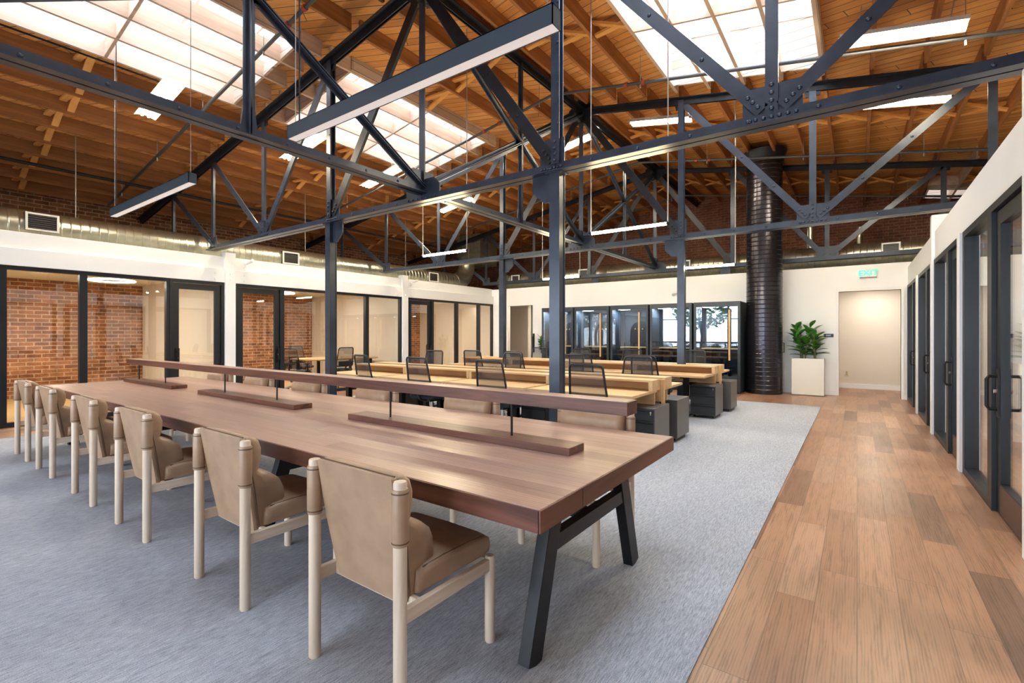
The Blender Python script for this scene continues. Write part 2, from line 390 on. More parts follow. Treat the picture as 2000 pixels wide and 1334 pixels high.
# ---------------------------------------------------------------- left glass wall
def handle(mb, x, y, z0, z1, sx=1, out=.07, r=.013):
    return mb.tube([(x, y, z0), (x + sx * out * .8, y, z0), (x + sx * out, y, z0 + .025), (x + sx * out, y, z1 - .025), (x + sx * out * .8, y, z1), (x, y, z1)], r, 8)
ZG = 2.44
PY = [-.3, 4.6, 9.25, 13.2]
up, lo = MB(), MB()
for a, b in ((BYN, PY[0] - .1), (PY[0] + .1, PY[1] - .1), (PY[1] + .1, PY[2] - .1), (PY[2] + .1, YF)):
    up.box(XL - .12, XL, a, b, 2.70, 2.97); lo.box(XL - .12, XL + .08, a, b, ZG, 2.71)
struct('wall_left', up, white, bevel=.006); struct('wall_left_header', lo, white, bevel=.006)
for i, y in enumerate(PY[:3]):
    p = MB().box(XL - .1, XL + .09, y - .1, y + .1, 0, 3.05)
    o = tag(p.build('wall_post', white, bevel=.004), ['white steel post at the near end of the left glass wall', 'white bolted steel post between the first and second left glass offices', 'white bolted steel post between the second and third left glass offices'][i], 'post')
    bl = MB()
    for dy in (-.28, 0, .28):
        for zz in (2.5, 2.62):
            bl.tube([(XL + (.09 if dy == 0 else .08), y + dy, zz), (XL + (.105 if dy == 0 else .095), y + dy, zz)], .018, 6)
    bl.build('bolt', white, o)
def glazed(idx, y0, y1, mull, door, side=-1, X0=XL, handle_side=1, zt=ZG, kind='window', sx=1, solid_glass=True):
    pass
def win(n, X0, y0, y1, zt=ZG, fw_=.05, dp=.05):
    f = MB(); f.box(X0 - dp, X0 + dp, y0, y0 + fw_, 0, zt).box(X0 - dp, X0 + dp, y1 - fw_, y1, 0, zt)
    f.box(X0 - dp, X0 + dp, y0 + fw_, y1 - fw_, zt - .06, zt).box(X0 - dp, X0 + dp, y0 + fw_, y1 - fw_, 0, .07)
    o = struct('window_%d' % n, f, blackf)
    MB().box(X0 - .006, X0 + .006, y0 + fw_, y1 - fw_, .07, zt - .06).build('pane', pane, o); return o
def door(n, X0, y0, y1, hy, zt=ZG, sx=1, kick=False, st=.10):
    f = MB(); dp = .06
    f.box(X0 - dp, X0 + dp, y0, y0 + .05, 0, zt).box(X0 - dp, X0 + dp, y1 - .05, y1, 0, zt).box(X0 - dp, X0 + dp, y0 + .05, y1 - .05, zt - .06, zt)
    o = struct('door_%d' % n, f, blackf)
    l = MB(); a, b, c = y0 + .058, y1 - .058, zt - .07; e = .03
    l.box(X0 - e, X0 + e, a, a + st, .01, c).box(X0 - e, X0 + e, b - st, b, .01, c).box(X0 - e, X0 + e, a + st, b - st, c - .11, c).box(X0 - e, X0 + e, a + st, b - st, .01, .25 if kick else .14)
    lf = l.build('door_leaf', blackf, o)
    MB().box(X0 - .006, X0 + .006, a + st, b - st, .25 if kick else .14, c - .11).build('pane', pane, o)
    h = MB()
    for s_ in (-1, 1): handle(h, X0 + s_ * e, hy, .82, 1.08, s_)
    h.build('door_handle', blackm, o)
    k = MB().box(X0 + sx * e, X0 + sx * (e + .012), hy - .035, hy + .035, .76, 1.14)
    k.build('lock_plate', blackm, o)
    MB().tube([(X0 + sx * e, hy, .96), (X0 + sx * (e + .03), hy, .96)], .016, 10).build('lock_cylinder', chrome, o)
    if kick: MB().box(X0 + sx * e, X0 + sx * (e + .004), a + st, b - st, .02, .24).build('kick_plate', bronze, o)
    return o
door(2, XL, .35, 1.40, 1.33); win(1, XL, 1.40, 2.33); win(2, XL, 2.33, 3.55); door(3, XL, 3.55, 4.49, 3.68)
door(4, XL, 4.71, 5.70, 5.60); win(3, XL, 5.70, 6.88); win(4, XL, 6.88, 7.98); win(5, XL, 7.98, 9.14)
door(5, XL, 9.36, 10.35, 10.24); win(6, XL, 10.35, 11.45); win(7, XL, 11.45, 12.55); win(8, XL, 12.55, YF)
# partitions and ceilings of the left offices
struct('wall_partition_left', MB().box(BXL, XL - .1, 4.5, 4.66, 0, 2.62).box(BXL, XL - .1, 9.2, 9.34, 0, 2.62).box(BXL, XL - .1, -.4, -.25, 0, 2.62).box(BXL, XL + .0, 14.1, 14.25, 0, 2.62), offw)
struct('ceiling_left_rooms', MB().box(BXL, XL - .12, BYN, YF + T, 2.62, 2.92), offc)

# ---------------------------------------------------------------- right glass wall
RP = [2.24, 4.27, 6.72, 8.97, 11.1]
hd = MB(); 
hd.box(XRW - .05, XRW + .12, BYN, YF, ZG, 2.84); struct('wall_right', hd, white, bevel=.006)
struct('trim_2', MB().box(XRW - .06, XRW - .05, BYN, YF, ZG, ZG + .03), trimw)
for i, y in enumerate(RP):
    top = 3.07 if i in (1, 3) else ZG
    o = MB().box(XRW - .085, XRW + .1, y - .075, y + .075, 0, top).build('wall_post', white, bevel=.004)
    tag(o, ['white steel post of the right glass wall nearest the viewpoint', 'white steel post of the right glass wall below the near roof truss', 'white steel post on the right glass wall, second in view from the right', 'tall white post on the right glass wall carrying the second roof truss', 'farthest white post of the right glass wall near the far doorway'][i], 'post')
bays = [(-.2, RP[0] - .075), (RP[0] + .075, RP[1] - .075), (RP[1] + .075, RP[2] - .075), (RP[2] + .075, RP[3] - .075), (RP[3] + .075, RP[4] - .075), (RP[4] + .075, YF)]
for i, (a, b) in enumerate(bays):
    m_ = b - 1.25 if b - a > 1.8 else a + (b - a) * .5
    door(10 + i, XRW, a, m_, m_ - .13, sx=-1, kick=True, st=.12)
    win(10 + i, XRW, m_, b, fw_=.1, dp=.06)
struct('wall_partition_right', MB().box(XRW + .12, BXR, 4.42, 4.54, 0, 2.6).box(XRW + .12, BXR, 8.92, 9.02, 0, 2.6).box(XRW + .12, BXR, YF, YF + T, 0, 2.6).box(4.5, 4.6, BYN, YF, 0, 2.6), white)
struct('baseboard_right', MB().box(4.48, 4.5, BYN, YF, 0, .12), trimw)
struct('ceiling_right_rooms', MB().box(XRW + .12, BXR, BYN, YF, 2.6, 2.8), offc)

# ---------------------------------------------------------------- roof deck, skylight wells
def deck(x0, x1, holes, mat, name):
    holes = [(h[0] - .02, h[1] + .02, h[2] - .02, h[3] + .02) for h in holes]; mb = MB(); xsb = sorted({x0, x1, *[h[0] for h in holes], *[h[1] for h in holes]}); ysb = sorted({BYN - .2, BYF + .3, *[h[2] for h in holes], *[h[3] for h in holes]})
    for a, b in zip(xsb, xsb[1:]):
        for c_, e in zip(ysb, ysb[1:]):
            if any(h[0] <= a and b <= h[1] and h[2] <= c_ and e <= h[3] for h in holes): continue
            mb.sbox(a, b, c_, e, lambda x: zc(x) + DK, lambda x: zc(x) + DK + .05)
    struct(name, mb, mat)
deck(BXL - .3, XR, SKY[:2], deckL, 'ceiling_left_slope')
deck(XR, BXR + .3, SKY[2:], deckR, 'ceiling_right_slope')
for i, (x0, x1, y0, y1) in enumerate(SKY):
    b0 = lambda x: zc(x) + .10; t0 = lambda x: zc(x) + DK + WELL; k = .04
    a = MB().sbox(x0 - k, x1 + k, y0 - k, y0, b0, t0).sbox(x0 - k, x1 + k, y1, y1 + k, b0, t0)
    o = struct('window_%d' % (30 + i), a, wellm)
    MB().sbox(x0 - k, x0, y0, y1, b0, t0).sbox(x1, x1 + k, y0, y1, b0, t0).build('well_lining', wellmy, o)
    f = MB(); n = 4 if x1 - x0 > 1 else 1
    for q in range(n + 1):
        yy = y0 + (y1 - y0) * q / n; f.sbox(x0 - k, x1 + k, yy - .025, yy + .025, t0, lambda x: t0(x) + .06)
    f.sbox(x0 - k, x0 + .03, y0, y1, t0, lambda x: t0(x) + .06).sbox(x1 - .03, x1 + k, y0, y1, t0, lambda x: t0(x) + .06)
    f.build('window_frame', trimw, o)
    MB().sbox(x0, x1, y0, y1, lambda x: t0(x) + .02, lambda x: t0(x) + .03).build('pane', pane_sky, o)

# joists: one mesh shape per kind, copied
def inside(x, y0, y1):
    for h in SKY:
        if h[0] + .1 < x < h[1] - .1 and h[2] < y1 and h[3] > y0: return h
    return None
JY = [(0.08, 4.39), (4.55, 8.88), (9.04, 13.37), (13.53, 17.9)]
left_x = [XR + .06 - 0, -5.35, -6.09, -6.84, -7.35, -7.855, -8.36, -8.87] + [-8.87 - .625 * k for k in range(1, 10)]
left_x[0] = -4.80
right_x = [-4.48, -3.87, -3.26, -2.66, -2.10, -1.545, -.99, -.43] + [-.43 + .61 * k for k in range(1, 10)]
JD = .125
def jmesh(mat): return MB().box(-.024, .024, -2.16, 2.16, -JD, JD).build('roof_joist', mat)
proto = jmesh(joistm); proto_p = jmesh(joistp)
gap_mesh = {}
def gap_piece(kind, g, sl):
    key = (kind, round(g, 3), sl)
    if key not in gap_mesh:
        if kind == 'blocking': m = MB().sbox(.024, g - .024, -.02, .02, lambda x: -JD + sl * x, lambda x: JD - .01 + sl * x); mt = joistp
        else: m = MB().bar((.024, .05 if kind == 'bridging_up' else -.05, (-JD + .05) * (1 if kind == 'bridging_up' else -1)), (g - .024, .05 if kind == 'bridging_up' else -.05, (JD - .05) * (1 if kind == 'bridging_up' else -1) + sl * g), .09, .035); mt = blockm
        o = m.build('piece', mt); gap_mesh[key] = o.data; bpy.data.objects.remove(o)
    return gap_mesh[key]
bayn = ['near', 'second', 'third', 'farthest']
ordn = 'first second third fourth fifth sixth seventh eighth ninth tenth eleventh twelfth thirteenth fourteenth fifteenth sixteenth seventeenth eighteenth'.split()
used = set()
for side, xs_ in (('left', left_x), ('right', right_x)):
    for xi, x in enumerate(xs_):
        for bi, (y0, y1) in enumerate(JY):
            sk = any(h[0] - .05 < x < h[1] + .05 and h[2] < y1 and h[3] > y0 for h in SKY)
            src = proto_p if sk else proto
            if id(src) in used: j = src.copy(); COL.objects.link(j)
            else: j = src; used.add(id(src))
            j.location = (x, (y0 + y1) / 2, zc(x) + DK - JD)
            if sk: tag(j, 'daylit-toned joist crossing the %s bay skylight, %s joist from the ridge on the %s slope' % (bayn[bi], ordn[xi], side), 'roof joist', 'joists across the %s bay skylight, %s slope' % (bayn[bi], side))
            else: tag(j, 'orange timber joist, %s from the ridge on the %s slope in the %s bay' % (ordn[xi], side, bayn[bi]), 'roof joist', 'joists of the %s slope, %s bay' % (side, bayn[bi]))
            if xi + 1 >= len(xs_): continue
            x2 = xs_[xi + 1]; lo_x = min(x, x2); g = abs(x2 - x); sl = KS if side == 'left' else -KS
            sk2 = inside((x + x2) / 2, y0, y1)
            for kind in (('blocking',) if sk2 else ('bridging_up', 'bridging_down')):
                b = bpy.data.objects.new(kind.split('_')[0], gap_piece(kind, g, sl)); COL.objects.link(b); b.parent = j
                b.location = (lo_x - x, 0 if sk2 else -.08 + .05 * math.sin(x * 3), zc(lo_x) - zc(x))

# ---------------------------------------------------------------- steel trusses
def nx(i): return XR + DX * i
ZTOP = lambda i: zc(nx(i)) - .02
def rivets(mb, p0, p1, nrm, step=.42, r=.016, off=.012, zoff=.05, both=True):
    p0, p1 = Vector(p0), Vector(p1); L = (p1 - p0).length; n = max(2, int(L / step)); nrm = Vector(nrm)
    for k in range(n + 1):
        q = p0.lerp(p1, (k + .5) / (n + 1)) + Vector((0, 0, zoff))
        for s_ in ((1, -1) if both else (1,)): mb.dome(q + nrm * off * s_, nrm * s_, r)
def tee(m, p0, p1, nrm, leg, t=.012):
    return m.sect(p0, p1, [(-leg * .8, 0), (leg * .8, 0), (leg * .8, t), (.008, t), (.008, leg), (-.008, leg), (-.008, t), (-leg * .8, t)], nrm)
def web(p0, p1, nrm, leg=.075):
    o_ = Vector(nrm) * -.024; return tee(MB(), Vector(p0) + o_, Vector(p1) + o_, nrm, leg)
def plate(mb, cx_, cz_, w_, h_, y, t=.014, ch=.0):
    pts = [(cx_ - w_ / 2, cz_ - h_ / 2), (cx_ + w_ / 2, cz_ - h_ / 2), (cx_ + w_ / 2, cz_ + h_ / 2 - ch), (cx_ + w_ / 2 - ch, cz_ + h_ / 2), (cx_ - w_ / 2 + ch, cz_ + h_ / 2), (cx_ - w_ / 2, cz_ + h_ / 2 - ch)]
    mb.prism(pts, 'y', y - t / 2, y + t / 2)
tl = ['steel roof truss directly over the viewpoint', 'nearest steel roof truss crossing the room on riveted columns', 'second steel roof truss beyond the long table, over the far desk row', 'farthest steel roof truss, just above the far white wall']
for ti, y in enumerate(YT):
    if ti == 0: continue
    t = thing('roof_truss', (XR, y, ZB), tl[ti], 'roof truss')
    det = ti < 3
    bc = MB().angles((nx(-3) - .12, y, ZB), (BXR, y, ZB), (0, 0, 1), .105, .012, .02)
    if det: rivets(bc, (nx(-3), y, ZB), (nx(3), y, ZB), (0, -1, 0), .5, .018, .022, .06)
    bc.build('bottom_chord', steel, t)
    for s_, e_ in ((-1, -5), (1, 4)):
        tc = MB(); xe = BXL if s_ < 0 else BXR
        tc.angles((XR, y, zc(XR)), (xe, y, zc(xe)), (0, 0, -1), .11, .014, .03)
        tc.build('top_chord', steel_shade, t)
    for i in range(-4, 5):
        zt = zc(nx(i)) - .03; zb = ZB + .03 if i > -4 else 2.98
        if i in (1, -1): continue
        web((nx(i), y, zb), (nx(i), y, zt), (0, 1, 0), .06).build('post', steel, t)
    for i in (1, -1):   # heavier post carried on by the column below
        p = MB(); zt = zc(nx(i)) - .03
        for s_ in (-1, 1): p.box(nx(i) - .05, nx(i) + .05, y + s_ * .04 - .007, y + s_ * .04 + .007, ZB + .09, zt)
        p.box(nx(i) - .007, nx(i) + .007, y - .033, y + .033, ZB + .09, zt)
        if det: rivets(p, (nx(i) + .03, y, ZB + .3), (nx(i) + .03, y, zt - .1), (0, -1, 0), .45, .014, .047, 0, False)
        p.build('post', steel, t)
    dg = [(0, 1), (1, 2), (3, 2), (4, 3), (0, -1), (-1, -2), (-3, -2), (-4, -3)]
    for a, b in dg:
        p0 = Vector((nx(a), y, zc(nx(a)) - .06)); p1 = Vector((nx(b), y, ZB + .13))
        if b in (1, -1): p1.x -= .06 * b
        if b in (2, -2):
            p1.x += .07 * (1 if nx(a) > nx(b) else -1)
        m = web(p0, p1, (0, 1, 0), .085 if abs(b) == 1 else .07)
        if det:
            d_ = (p1 - p0).normalized()
            for k in (.05, .11, .17, .75, 1.5): m.dome(p1 - d_ * k + Vector((0, -.024, 0)), (0, -1, 0), .02)
        m.build('diagonal', steel if a else steel_shade, t)
    for i in (-3, -2, -1, 0, 1, 2, 3):
        g = MB(); w_, h_ = {0: (.62, .30), 1: (.30, .36), 2: (.44, .32), 3: (.3, .26)}[abs(i)]
        cx_ = nx(i) - (.06 * i if abs(i) == 1 else 0)
        plate(g, cx_, ZB + h_ / 2 + .01, w_, h_, y, .016, .10 if i == 0 else .0)
        if det:
            for k in range(-3, 4): g.dome((cx_ + k * w_ / 7.5, y - .03, ZB + .06), (0, -1, 0), .017)
            for k in range(4): g.dome((nx(i), y - .05 if abs(i) == 1 else y - .025, ZB + .13 + .065 * k), (0, -1, 0), .02)
        g.build('gusset_plate', steel, t)
    for i in (-1, 1):       # bracket under the chord beside the column head
        s_ = -i; g = MB(); x0 = nx(i) + s_ * .065
        g.prism([(x0, ZB), (x0 + s_ * .24, ZB), (x0 + s_ * .24, ZB - .17), (x0 + s_ * .10, ZB - .30), (x0, ZB - .30)], 'y', y - .012, y + .012)
        g.build('bracket_plate', steel, t)
    hub = MB(); pts = [(XR + .30 * math.cos(a) , zc(XR) - .06 + .24 * math.sin(a)) for a in [math.pi / 8 + k * math.pi / 4 for k in range(8)]]
    hub.prism(pts, 'y', y - .03, y + .03); hub.prism([(p[0] - XR + y, p[1]) for p in pts], 'x', XR - .03, XR + .03)
    hub.build('ridge_hub', steel_shade, t)
    for i in (-4, -3, -2, -1, 1, 2, 3, 4):
        g = MB(); z = zc(nx(i)) - .11; s_ = 1 if i > 0 else -1
        g.prism([(nx(i) - .13, z + .09 + s_ * .02), (nx(i) + .13, z + .09 - s_ * .02), (nx(i) + .10, z - .08), (nx(i) - .10, z - .08)], 'y', y - .012, y + .012)
        g.build('gusset_plate', steel_shade, t)
# longitudinal ridge truss
YN = YT + [BYF]
t = thing('ridge_truss', (XR, 6.7, ZB), 'long steel truss running under the roof ridge, joining the cross trusses', 'roof truss')
MB().angles((XR, -.5, zc(XR)), (XR, BYF - .03, zc(XR)), (0, 0, -1), .10, .014, .03).build('top_chord', steel_shade, t)
bc = MB().angles((XR, -.3, ZB + .12), (XR, YT[3], ZB + .12), (0, 0, 1), .10, .012, .02); rivets(bc, (XR, 0, ZB + .12), (XR, 9, ZB + .12), (1, 0, 0), .5, .018, .022, .055)
bc.build('bottom_chord', steel, t)
for a, b in zip(YN[:3], YN[1:4]):
    m_ = (a + b) / 2; zt, zb = zc(XR) - .1, ZB + .2; zm = (zt + zb) / 2
    MB().angles((XR, m_, zb - .05), (XR, m_, zt + .05), (1, 0, 0), .055, .01, .016).build('post', steel, t)
    for (p, q) in (((a, zb), (m_, zm)), ((m_, zm), (b, zt)), ((a, zt), (m_, zm)), ((m_, zm), (b, zb))):
        MB().angles((XR, p[0], p[1]), (XR, q[0], q[1]), (1, 0, 0), .065, .01, .016).build('diagonal', steel, t)
    g = MB().prism([(m_ - .13, zm - .09), (m_ + .13, zm - .09), (m_ + .13, zm + .09), (m_ - .13, zm + .09)], 'x', XR - .01, XR + .01)
    g.prism([(m_ - .09, ZB + .11), (m_ + .09, ZB + .11), (m_ + .05, ZB + .42), (m_ - .05, ZB + .42)], 'x', XR - .012, XR + .012)
    for k in range(3): g.dome((XR + .014, m_, ZB + .2 + .08 * k), (1, 0, 0), .018)
    g.build('gusset_plate', steel, t)
for y in YT[1:]:
    MB().prism([(y - .42, ZB + .1), (y + .42, ZB + .1), (y + .18, ZB + .42), (y - .18, ZB + .42)], 'x', XR - .014, XR + .014).build('gusset_plate', steel, t)

cl = {(1, 4.47): 'steel column nearest the viewpoint, standing behind the walnut table', (-1, 4.47): 'steel column left of centre in front of the second glass office',
      (1, 8.96): 'steel column rising from the far desk row before the right phone booths', (-1, 8.96): 'slender steel column before the far left corner of the room'}
for (i, y), lb in cl.items():
    c = MB(); x = nx(i); h = .062
    c.box(x - h, x + h, y - h, y - h + .012, .02, ZB - .01).box(x - h, x + h, y + h - .012, y + h, .02, ZB - .01).box(x - .006, x + .006, y - h + .012, y + h - .012, .02, ZB - .01)
    c.box(x + h - .02, x + h - .008, y - h + .012, y + h - .012, .02, ZB - .01)
    t = thing('steel_column', (x, y, 0), lb, 'column'); c.build('shaft', steel, t)
    MB().box(x - .11, x + .11, y - .11, y + .11, 0.006, .02).build('base_plate', steel, t)
    MB().box(x - .10, x + .10, y - .08, y + .08, ZB - .012, ZB).build('cap_plate', steel, t)

# ---------------------------------------------------------------- ducts
def rib_duct(p0, p1, r, step=.13, rib=.006):
    L = (Vector(p1) - Vector(p0)).length; prof = [(0, r)]; s_ = step
    while s_ < L - .03:
        prof += [(s_ - .012, r), (s_, r + rib), (s_ + .012, r)]; s_ += step
    prof.append((L, r)); return MB().lathe(p0, p1, prof, 36)
DXc, DYc, DZ = -11.6, 14.15, 3.23
t = thing('round_duct', (DXc, 0, DZ), 'long round galvanised duct lying above the left glass offices', 'air duct')
rib_duct((DXc, -1, DZ), (DXc, 12.6, DZ), .3).build('duct_pipe', galv, t, smooth=True, ang=20)
el = MB().tube([(DXc, 12.6 + .72 * math.sin(a), DZ + .72 * (1 - math.cos(a))) for a in [k * math.pi / 16 for k in range(9)]], .31, 32)
el.build('elbow', galv, t, smooth=True)
def grille(t, c, n, w_=.42, h_=.30):
    x, y, z = c; f = MB(); g = MB(); k = MB(); e = .03
    if n == 'x':
        f.box(x, x + .03, y - w_ / 2, y - w_ / 2 + e, z - h_ / 2, z + h_ / 2).box(x, x + .03, y + w_ / 2 - e, y + w_ / 2, z - h_ / 2, z + h_ / 2)
        f.box(x, x + .03, y - w_ / 2 + e, y + w_ / 2 - e, z - h_ / 2, z - h_ / 2 + e).box(x, x + .03, y - w_ / 2 + e, y + w_ / 2 - e, z + h_ / 2 - e, z + h_ / 2)
        k.box(x - .12, x, y - w_ / 2, y + w_ / 2, z - h_ / 2, z + h_ / 2)
        for q in range(7): g.box(x + .004, x + .02, y - w_ / 2 + e, y + w_ / 2 - e, z - h_ / 2 + e + (h_ - 2 * e) * (q + .5) / 7 - .004, z - h_ / 2 + e + (h_ - 2 * e) * (q + .5) / 7 + .004)
    else:
        f.box(x - w_ / 2, x - w_ / 2 + e, y - .03, y, z - h_ / 2, z + h_ / 2).box(x + w_ / 2 - e, x + w_ / 2, y - .03, y, z - h_ / 2, z + h_ / 2)
        f.box(x - w_ / 2 + e, x + w_ / 2 - e, y - .03, y, z - h_ / 2, z - h_ / 2 + e).box(x - w_ / 2 + e, x + w_ / 2 - e, y - .03, y, z + h_ / 2 - e, z + h_ / 2)
        k.box(x - w_ / 2, x + w_ / 2, y, y + .12, z - h_ / 2, z + h_ / 2)
        for q in range(7): g.box(x - w_ / 2 + e, x + w_ / 2 - e, y - .02, y - .004, z - h_ / 2 + e + (h_ - 2 * e) * (q + .5) / 7 - .004, z - h_ / 2 + e + (h_ - 2 * e) * (q + .5) / 7 + .004)
    o = k.build('air_grille', ped_front, t); f.build('frame', trimw, o); g.build('louvre', ped_side, o)
for y in (2.0, 6.42, 11.3): grille(t, (DXc + .33, y, 3.30 if y < 3 else 3.26), 'x')
for y in (1.9, 6.4, 9.8):
    MB().tube([(DXc, y + .6, DZ + .3), (DXc, y + .6, zc(DXc) + DK)], .008, 6).build('hanger_rod', pipe_l, t)
t = thing('duct_plenum', (-11.65, 13.85, 3.6), 'tall rectangular sheet metal plenum rising to the roof in the far left corner', 'air duct')
MB().box(-12.2, -11.1, 13.5, 14.5, 3.96, zc(-12.2) + .3).build('plenum_box', galvg, t)
sm = MB()
for zz in (4.3, 4.75): sm.box(-12.22, -11.08, 13.48, 14.52, zz, zz + .02)
sm.box(-11.66, -11.64, 13.485, 13.5, 3.96, 5.0).build('seam', galv, t)
t = thing('round_duct', (-4, DYc, DZ), 'round galvanised duct running above the far white wall', 'air duct')
rib_duct((-10.6, DYc, DZ + .03), (4.5, DYc, DZ + .03), .3).build('duct_pipe', galv, t, smooth=True, ang=20)
for x in (-9.75, -7.1, -3.95, .62): grille(t, (x, DYc - .33, 3.32), 'y', .34, .30)
MB().cyl(-.95, DYc - .1, DZ + .3, 4.05, .09, 16).build('riser', galv, t, smooth=True); MB().cyl(.05, DYc, DZ + .3, 3.95, .06, 16).build('riser', galv, t, smooth=True)
# dark spiral column duct
t = thing('spiral_duct_column', (-1.80, 12.84, 0), 'dark vertical spiral duct standing beside the phone booths, floor to roof', 'duct column')
c = rib_duct((-1.80, 12.84, .0), (-1.80, 12.84, 5.72), .385, .105, .007).build('duct_shell', spiral, t, smooth=True, ang=18)
MB().tube([(-1.80, 12.84, 5.45), (-1.80, 12.84, 5.72)], [.40, .48], 36).build('roof_flashing', steel_shade, t, smooth=True)
MB().tube([(-1.41, 12.75, .98), (-1.37, 12.7, .98), (-1.37, 12.7, 1.2), (-1.41, 12.75, 1.2)], .01, 8).build('latch', blackm, t)

# pipes and conduits under the roof
def xpipe(y, x0, x1, dz, r, mat, label, red=()):
    pts = [(x0, y, zc(x0) + dz)] + ([(XR, y, zc(XR) + dz)] if x0 < XR < x1 else []) + [(x1, y, zc(x1) + dz)]
    t = thing('sprinkler_pipe', (x0, y, zc(x0) + dz), label, 'pipe')
    MB().tube(pts, r, 10).build('pipe_run', mat, t, smooth=True)
    x = x0 + .9
    while x < x1 - .3:
        MB().tube([(x, y, zc(x) + dz + r), (x, y, zc(x) + DK - .01)], .006, 6).build('hanger_rod', pipe_l, t); MB().tube([(x, y, zc(x) + dz - r), (x, y, zc(x) + dz - r - .06)], .012, 6).build('sprinkler_head', pipe_l, t); x += 2.0
    if red:
        for x in red: MB().tube([(x - .025, y, zc(x - .025) + dz), (x + .025, y, zc(x + .025) + dz)], r + .012, 10).build('coupling', redm, t, smooth=True)
for y, lb in ((3.55, 'dark sprinkler pipe crossing under the near roof bay'), (7.8, 'grey sprinkler pipe crossing under the second roof bay with red couplings'), (12.2, 'grey sprinkler pipe crossing under the third roof bay with red couplings'), (15.9, 'thin sprinkler pipe crossing under the farthest roof bay')):
    xpipe(y, BXL + 1, BXR - .2, -.15, .028, pipe, lb, () if y in (15.9,) else (-6.3, -5.9, -3.2, -2.9))
tag(MB().tube([(-8.95, .2, zc(-8.95) + .07), (-8.95, 3.0, zc(-8.95) + .07), (-8.8, 3.1, zc(-8.8) - .05)], .014, 8).build('conduit', blackm, smooth=True), 'black electrical conduit running beside the near left skylight to a light', 'conduit')
tag(MB().tube([(XL - 1.6, -1, 4.45), (XL - 1.6, 13, 4.45)], .03, 8).tube([(-14.6, -1, 4.05), (-14.6, 17, 4.05)], .04, 8).build('wall_pipe', blackm, smooth=True), 'black pipes running along the left brick wall under the roof edge', 'pipe')

# ---------------------------------------------------------------- fluorescent roof lights
def fluor_proto():
    t = thing('fluorescent_light', (0, 0, 0), 'x', 'ceiling light', 'fluorescent strip lights under the roof')
    MB().box(-.62, .62, -.05, .05, .03, .09).build('housing', reflector, t)
    MB().prism([(-.05, .03), (-.15, -.01), (-.15, .0), (-.05, .045), (.05, .045), (.15, .0), (.15, -.01), (.05, .03)], 'x', -.62, .62).build('reflector_wing', reflector, t)
    for s_ in (-1, 1): MB().tube([(-.59, s_ * .045, .005), (.59, s_ * .045, .005)], .019, 10).build('tube', fluo, t, smooth=True)
    for x in (-.45, .45): MB().tube([(x, 0, .09), (x, 0, .42)], .006, 6).build('hanger', pipe_l, t)
    return t
fp = fluor_proto(); first = True
for x, y, lb in ((.42, 7.5, 'large fluorescent strip light at upper right, beyond the right skylight'), (-3.23, 9.57, 'fluorescent strip light just right of the second truss ridge hub'),
                 (-5.3, 9.85, 'fluorescent strip light just left of the second truss ridge hub'), (-9.1, 2.97, 'bright fluorescent light below the near left skylight, nearest of the left lights'),
                 (-9.1, 5.42, 'fluorescent light under the left slope below the second skylight'), (-9.25, 7.5, 'fluorescent light far down the left slope, third from the viewpoint'),
                 (.55, 9.65, 'fluorescent light at right seen under the near truss chord'), (-9.4, 10.3, 'small bright fluorescent light deep under the left slope behind the truss chord')):
    o = fp if first else copy_tree(fp); first = False
    o.location = (x, y, zc(x) - .14); o.rotation_euler = (0, (1 if x > XR else -1) * math.atan(KS), 0); o['label'] = lb
# ---------------------------------------------------------------- pendants
def box_pendant(x0, x1, lb):
    y0, y1, z0, z1 = 2.255, 2.345, 3.10, 3.215
    t = thing('pendant_light', ((x0 + x1) / 2, 2.3, 3.1), lb, 'pendant light', 'box pendants over the walnut table')
    MB().box(x0, x1, y0, y0 + .006, z0, z1).box(x0, x1, y1 - .006, y1, z0, z1).box(x0, x1, y0, y1, z1 - .006, z1).box(x0, x0 + .006, y0, y1, z0, z1).box(x1 - .006, x1, y0, y1, z0, z1).build('housing', pendm, t)
    MB().box(x0 + .006, x1 - .006, y0 + .008, y1 - .008, z0 + .002, z0 + .012).build('diffuser', diffuser, t)
    for x in (x0 + .06, x1 - .06):
        MB().tube([(x, 2.3, z1), (x, 2.3, zc(x) + DK - .01)], .0035, 6).build('suspension_cable', pipe_l, t)
        MB().tube([(x, 2.3, zc(x) + DK - .04), (x, 2.3, zc(x) + DK)], .04, 12).build('ceiling_rose', blackm, t)
    MB().tube([(x0 + .12, 2.3, z1), (x0 + .12, 2.3, zc(x0) + DK - .01)], .006, 6).build('power_cord', blackm, t)
box_pendant(-4.02, -1.345, 'big dark box pendant hanging nearest over the right of the walnut table')
box_pendant(-8.75, -6.05, 'dark box pendant hanging over the left end of the walnut table')
for x0, x1, y, z, lb in ((-6.07, -5.1, 5.85, 2.75, 'thin glowing tube pendant over the left of the near desk row'), (-2.88, -1.88, 5.85, 2.75, 'long thin glowing tube pendant over the right of the near desk row'),
                         (-2.65, -1.78, 9.3, 2.65, 'thin glowing tube pendant right of the far desk row, before the spiral duct'), (-5.8, -4.88, 9.3, 2.65, 'thin glowing tube pendant behind the nearest column over the far desk row')):
    t = thing('tube_pendant', ((x0 + x1) / 2, y, z), lb, 'pendant light', 'tube pendants over the desk rows')
    MB().tube([(x0, y, z), (x1, y, z)], .019, 12).build('light_tube', tube, t, smooth=True)
    MB().tube([(x0 - .03, y, z), (x0, y, z)], .021, 12).tube([(x1, y, z), (x1 + .03, y, z)], .021, 12).build('end_cap', blackm, t, smooth=True)
    for x in (x0 - .015, x1 + .015): MB().tube([(x, y, z), (x, y, zc(x) + DK - .01)], .008, 6).build('suspension_rod', pipe_l, t)
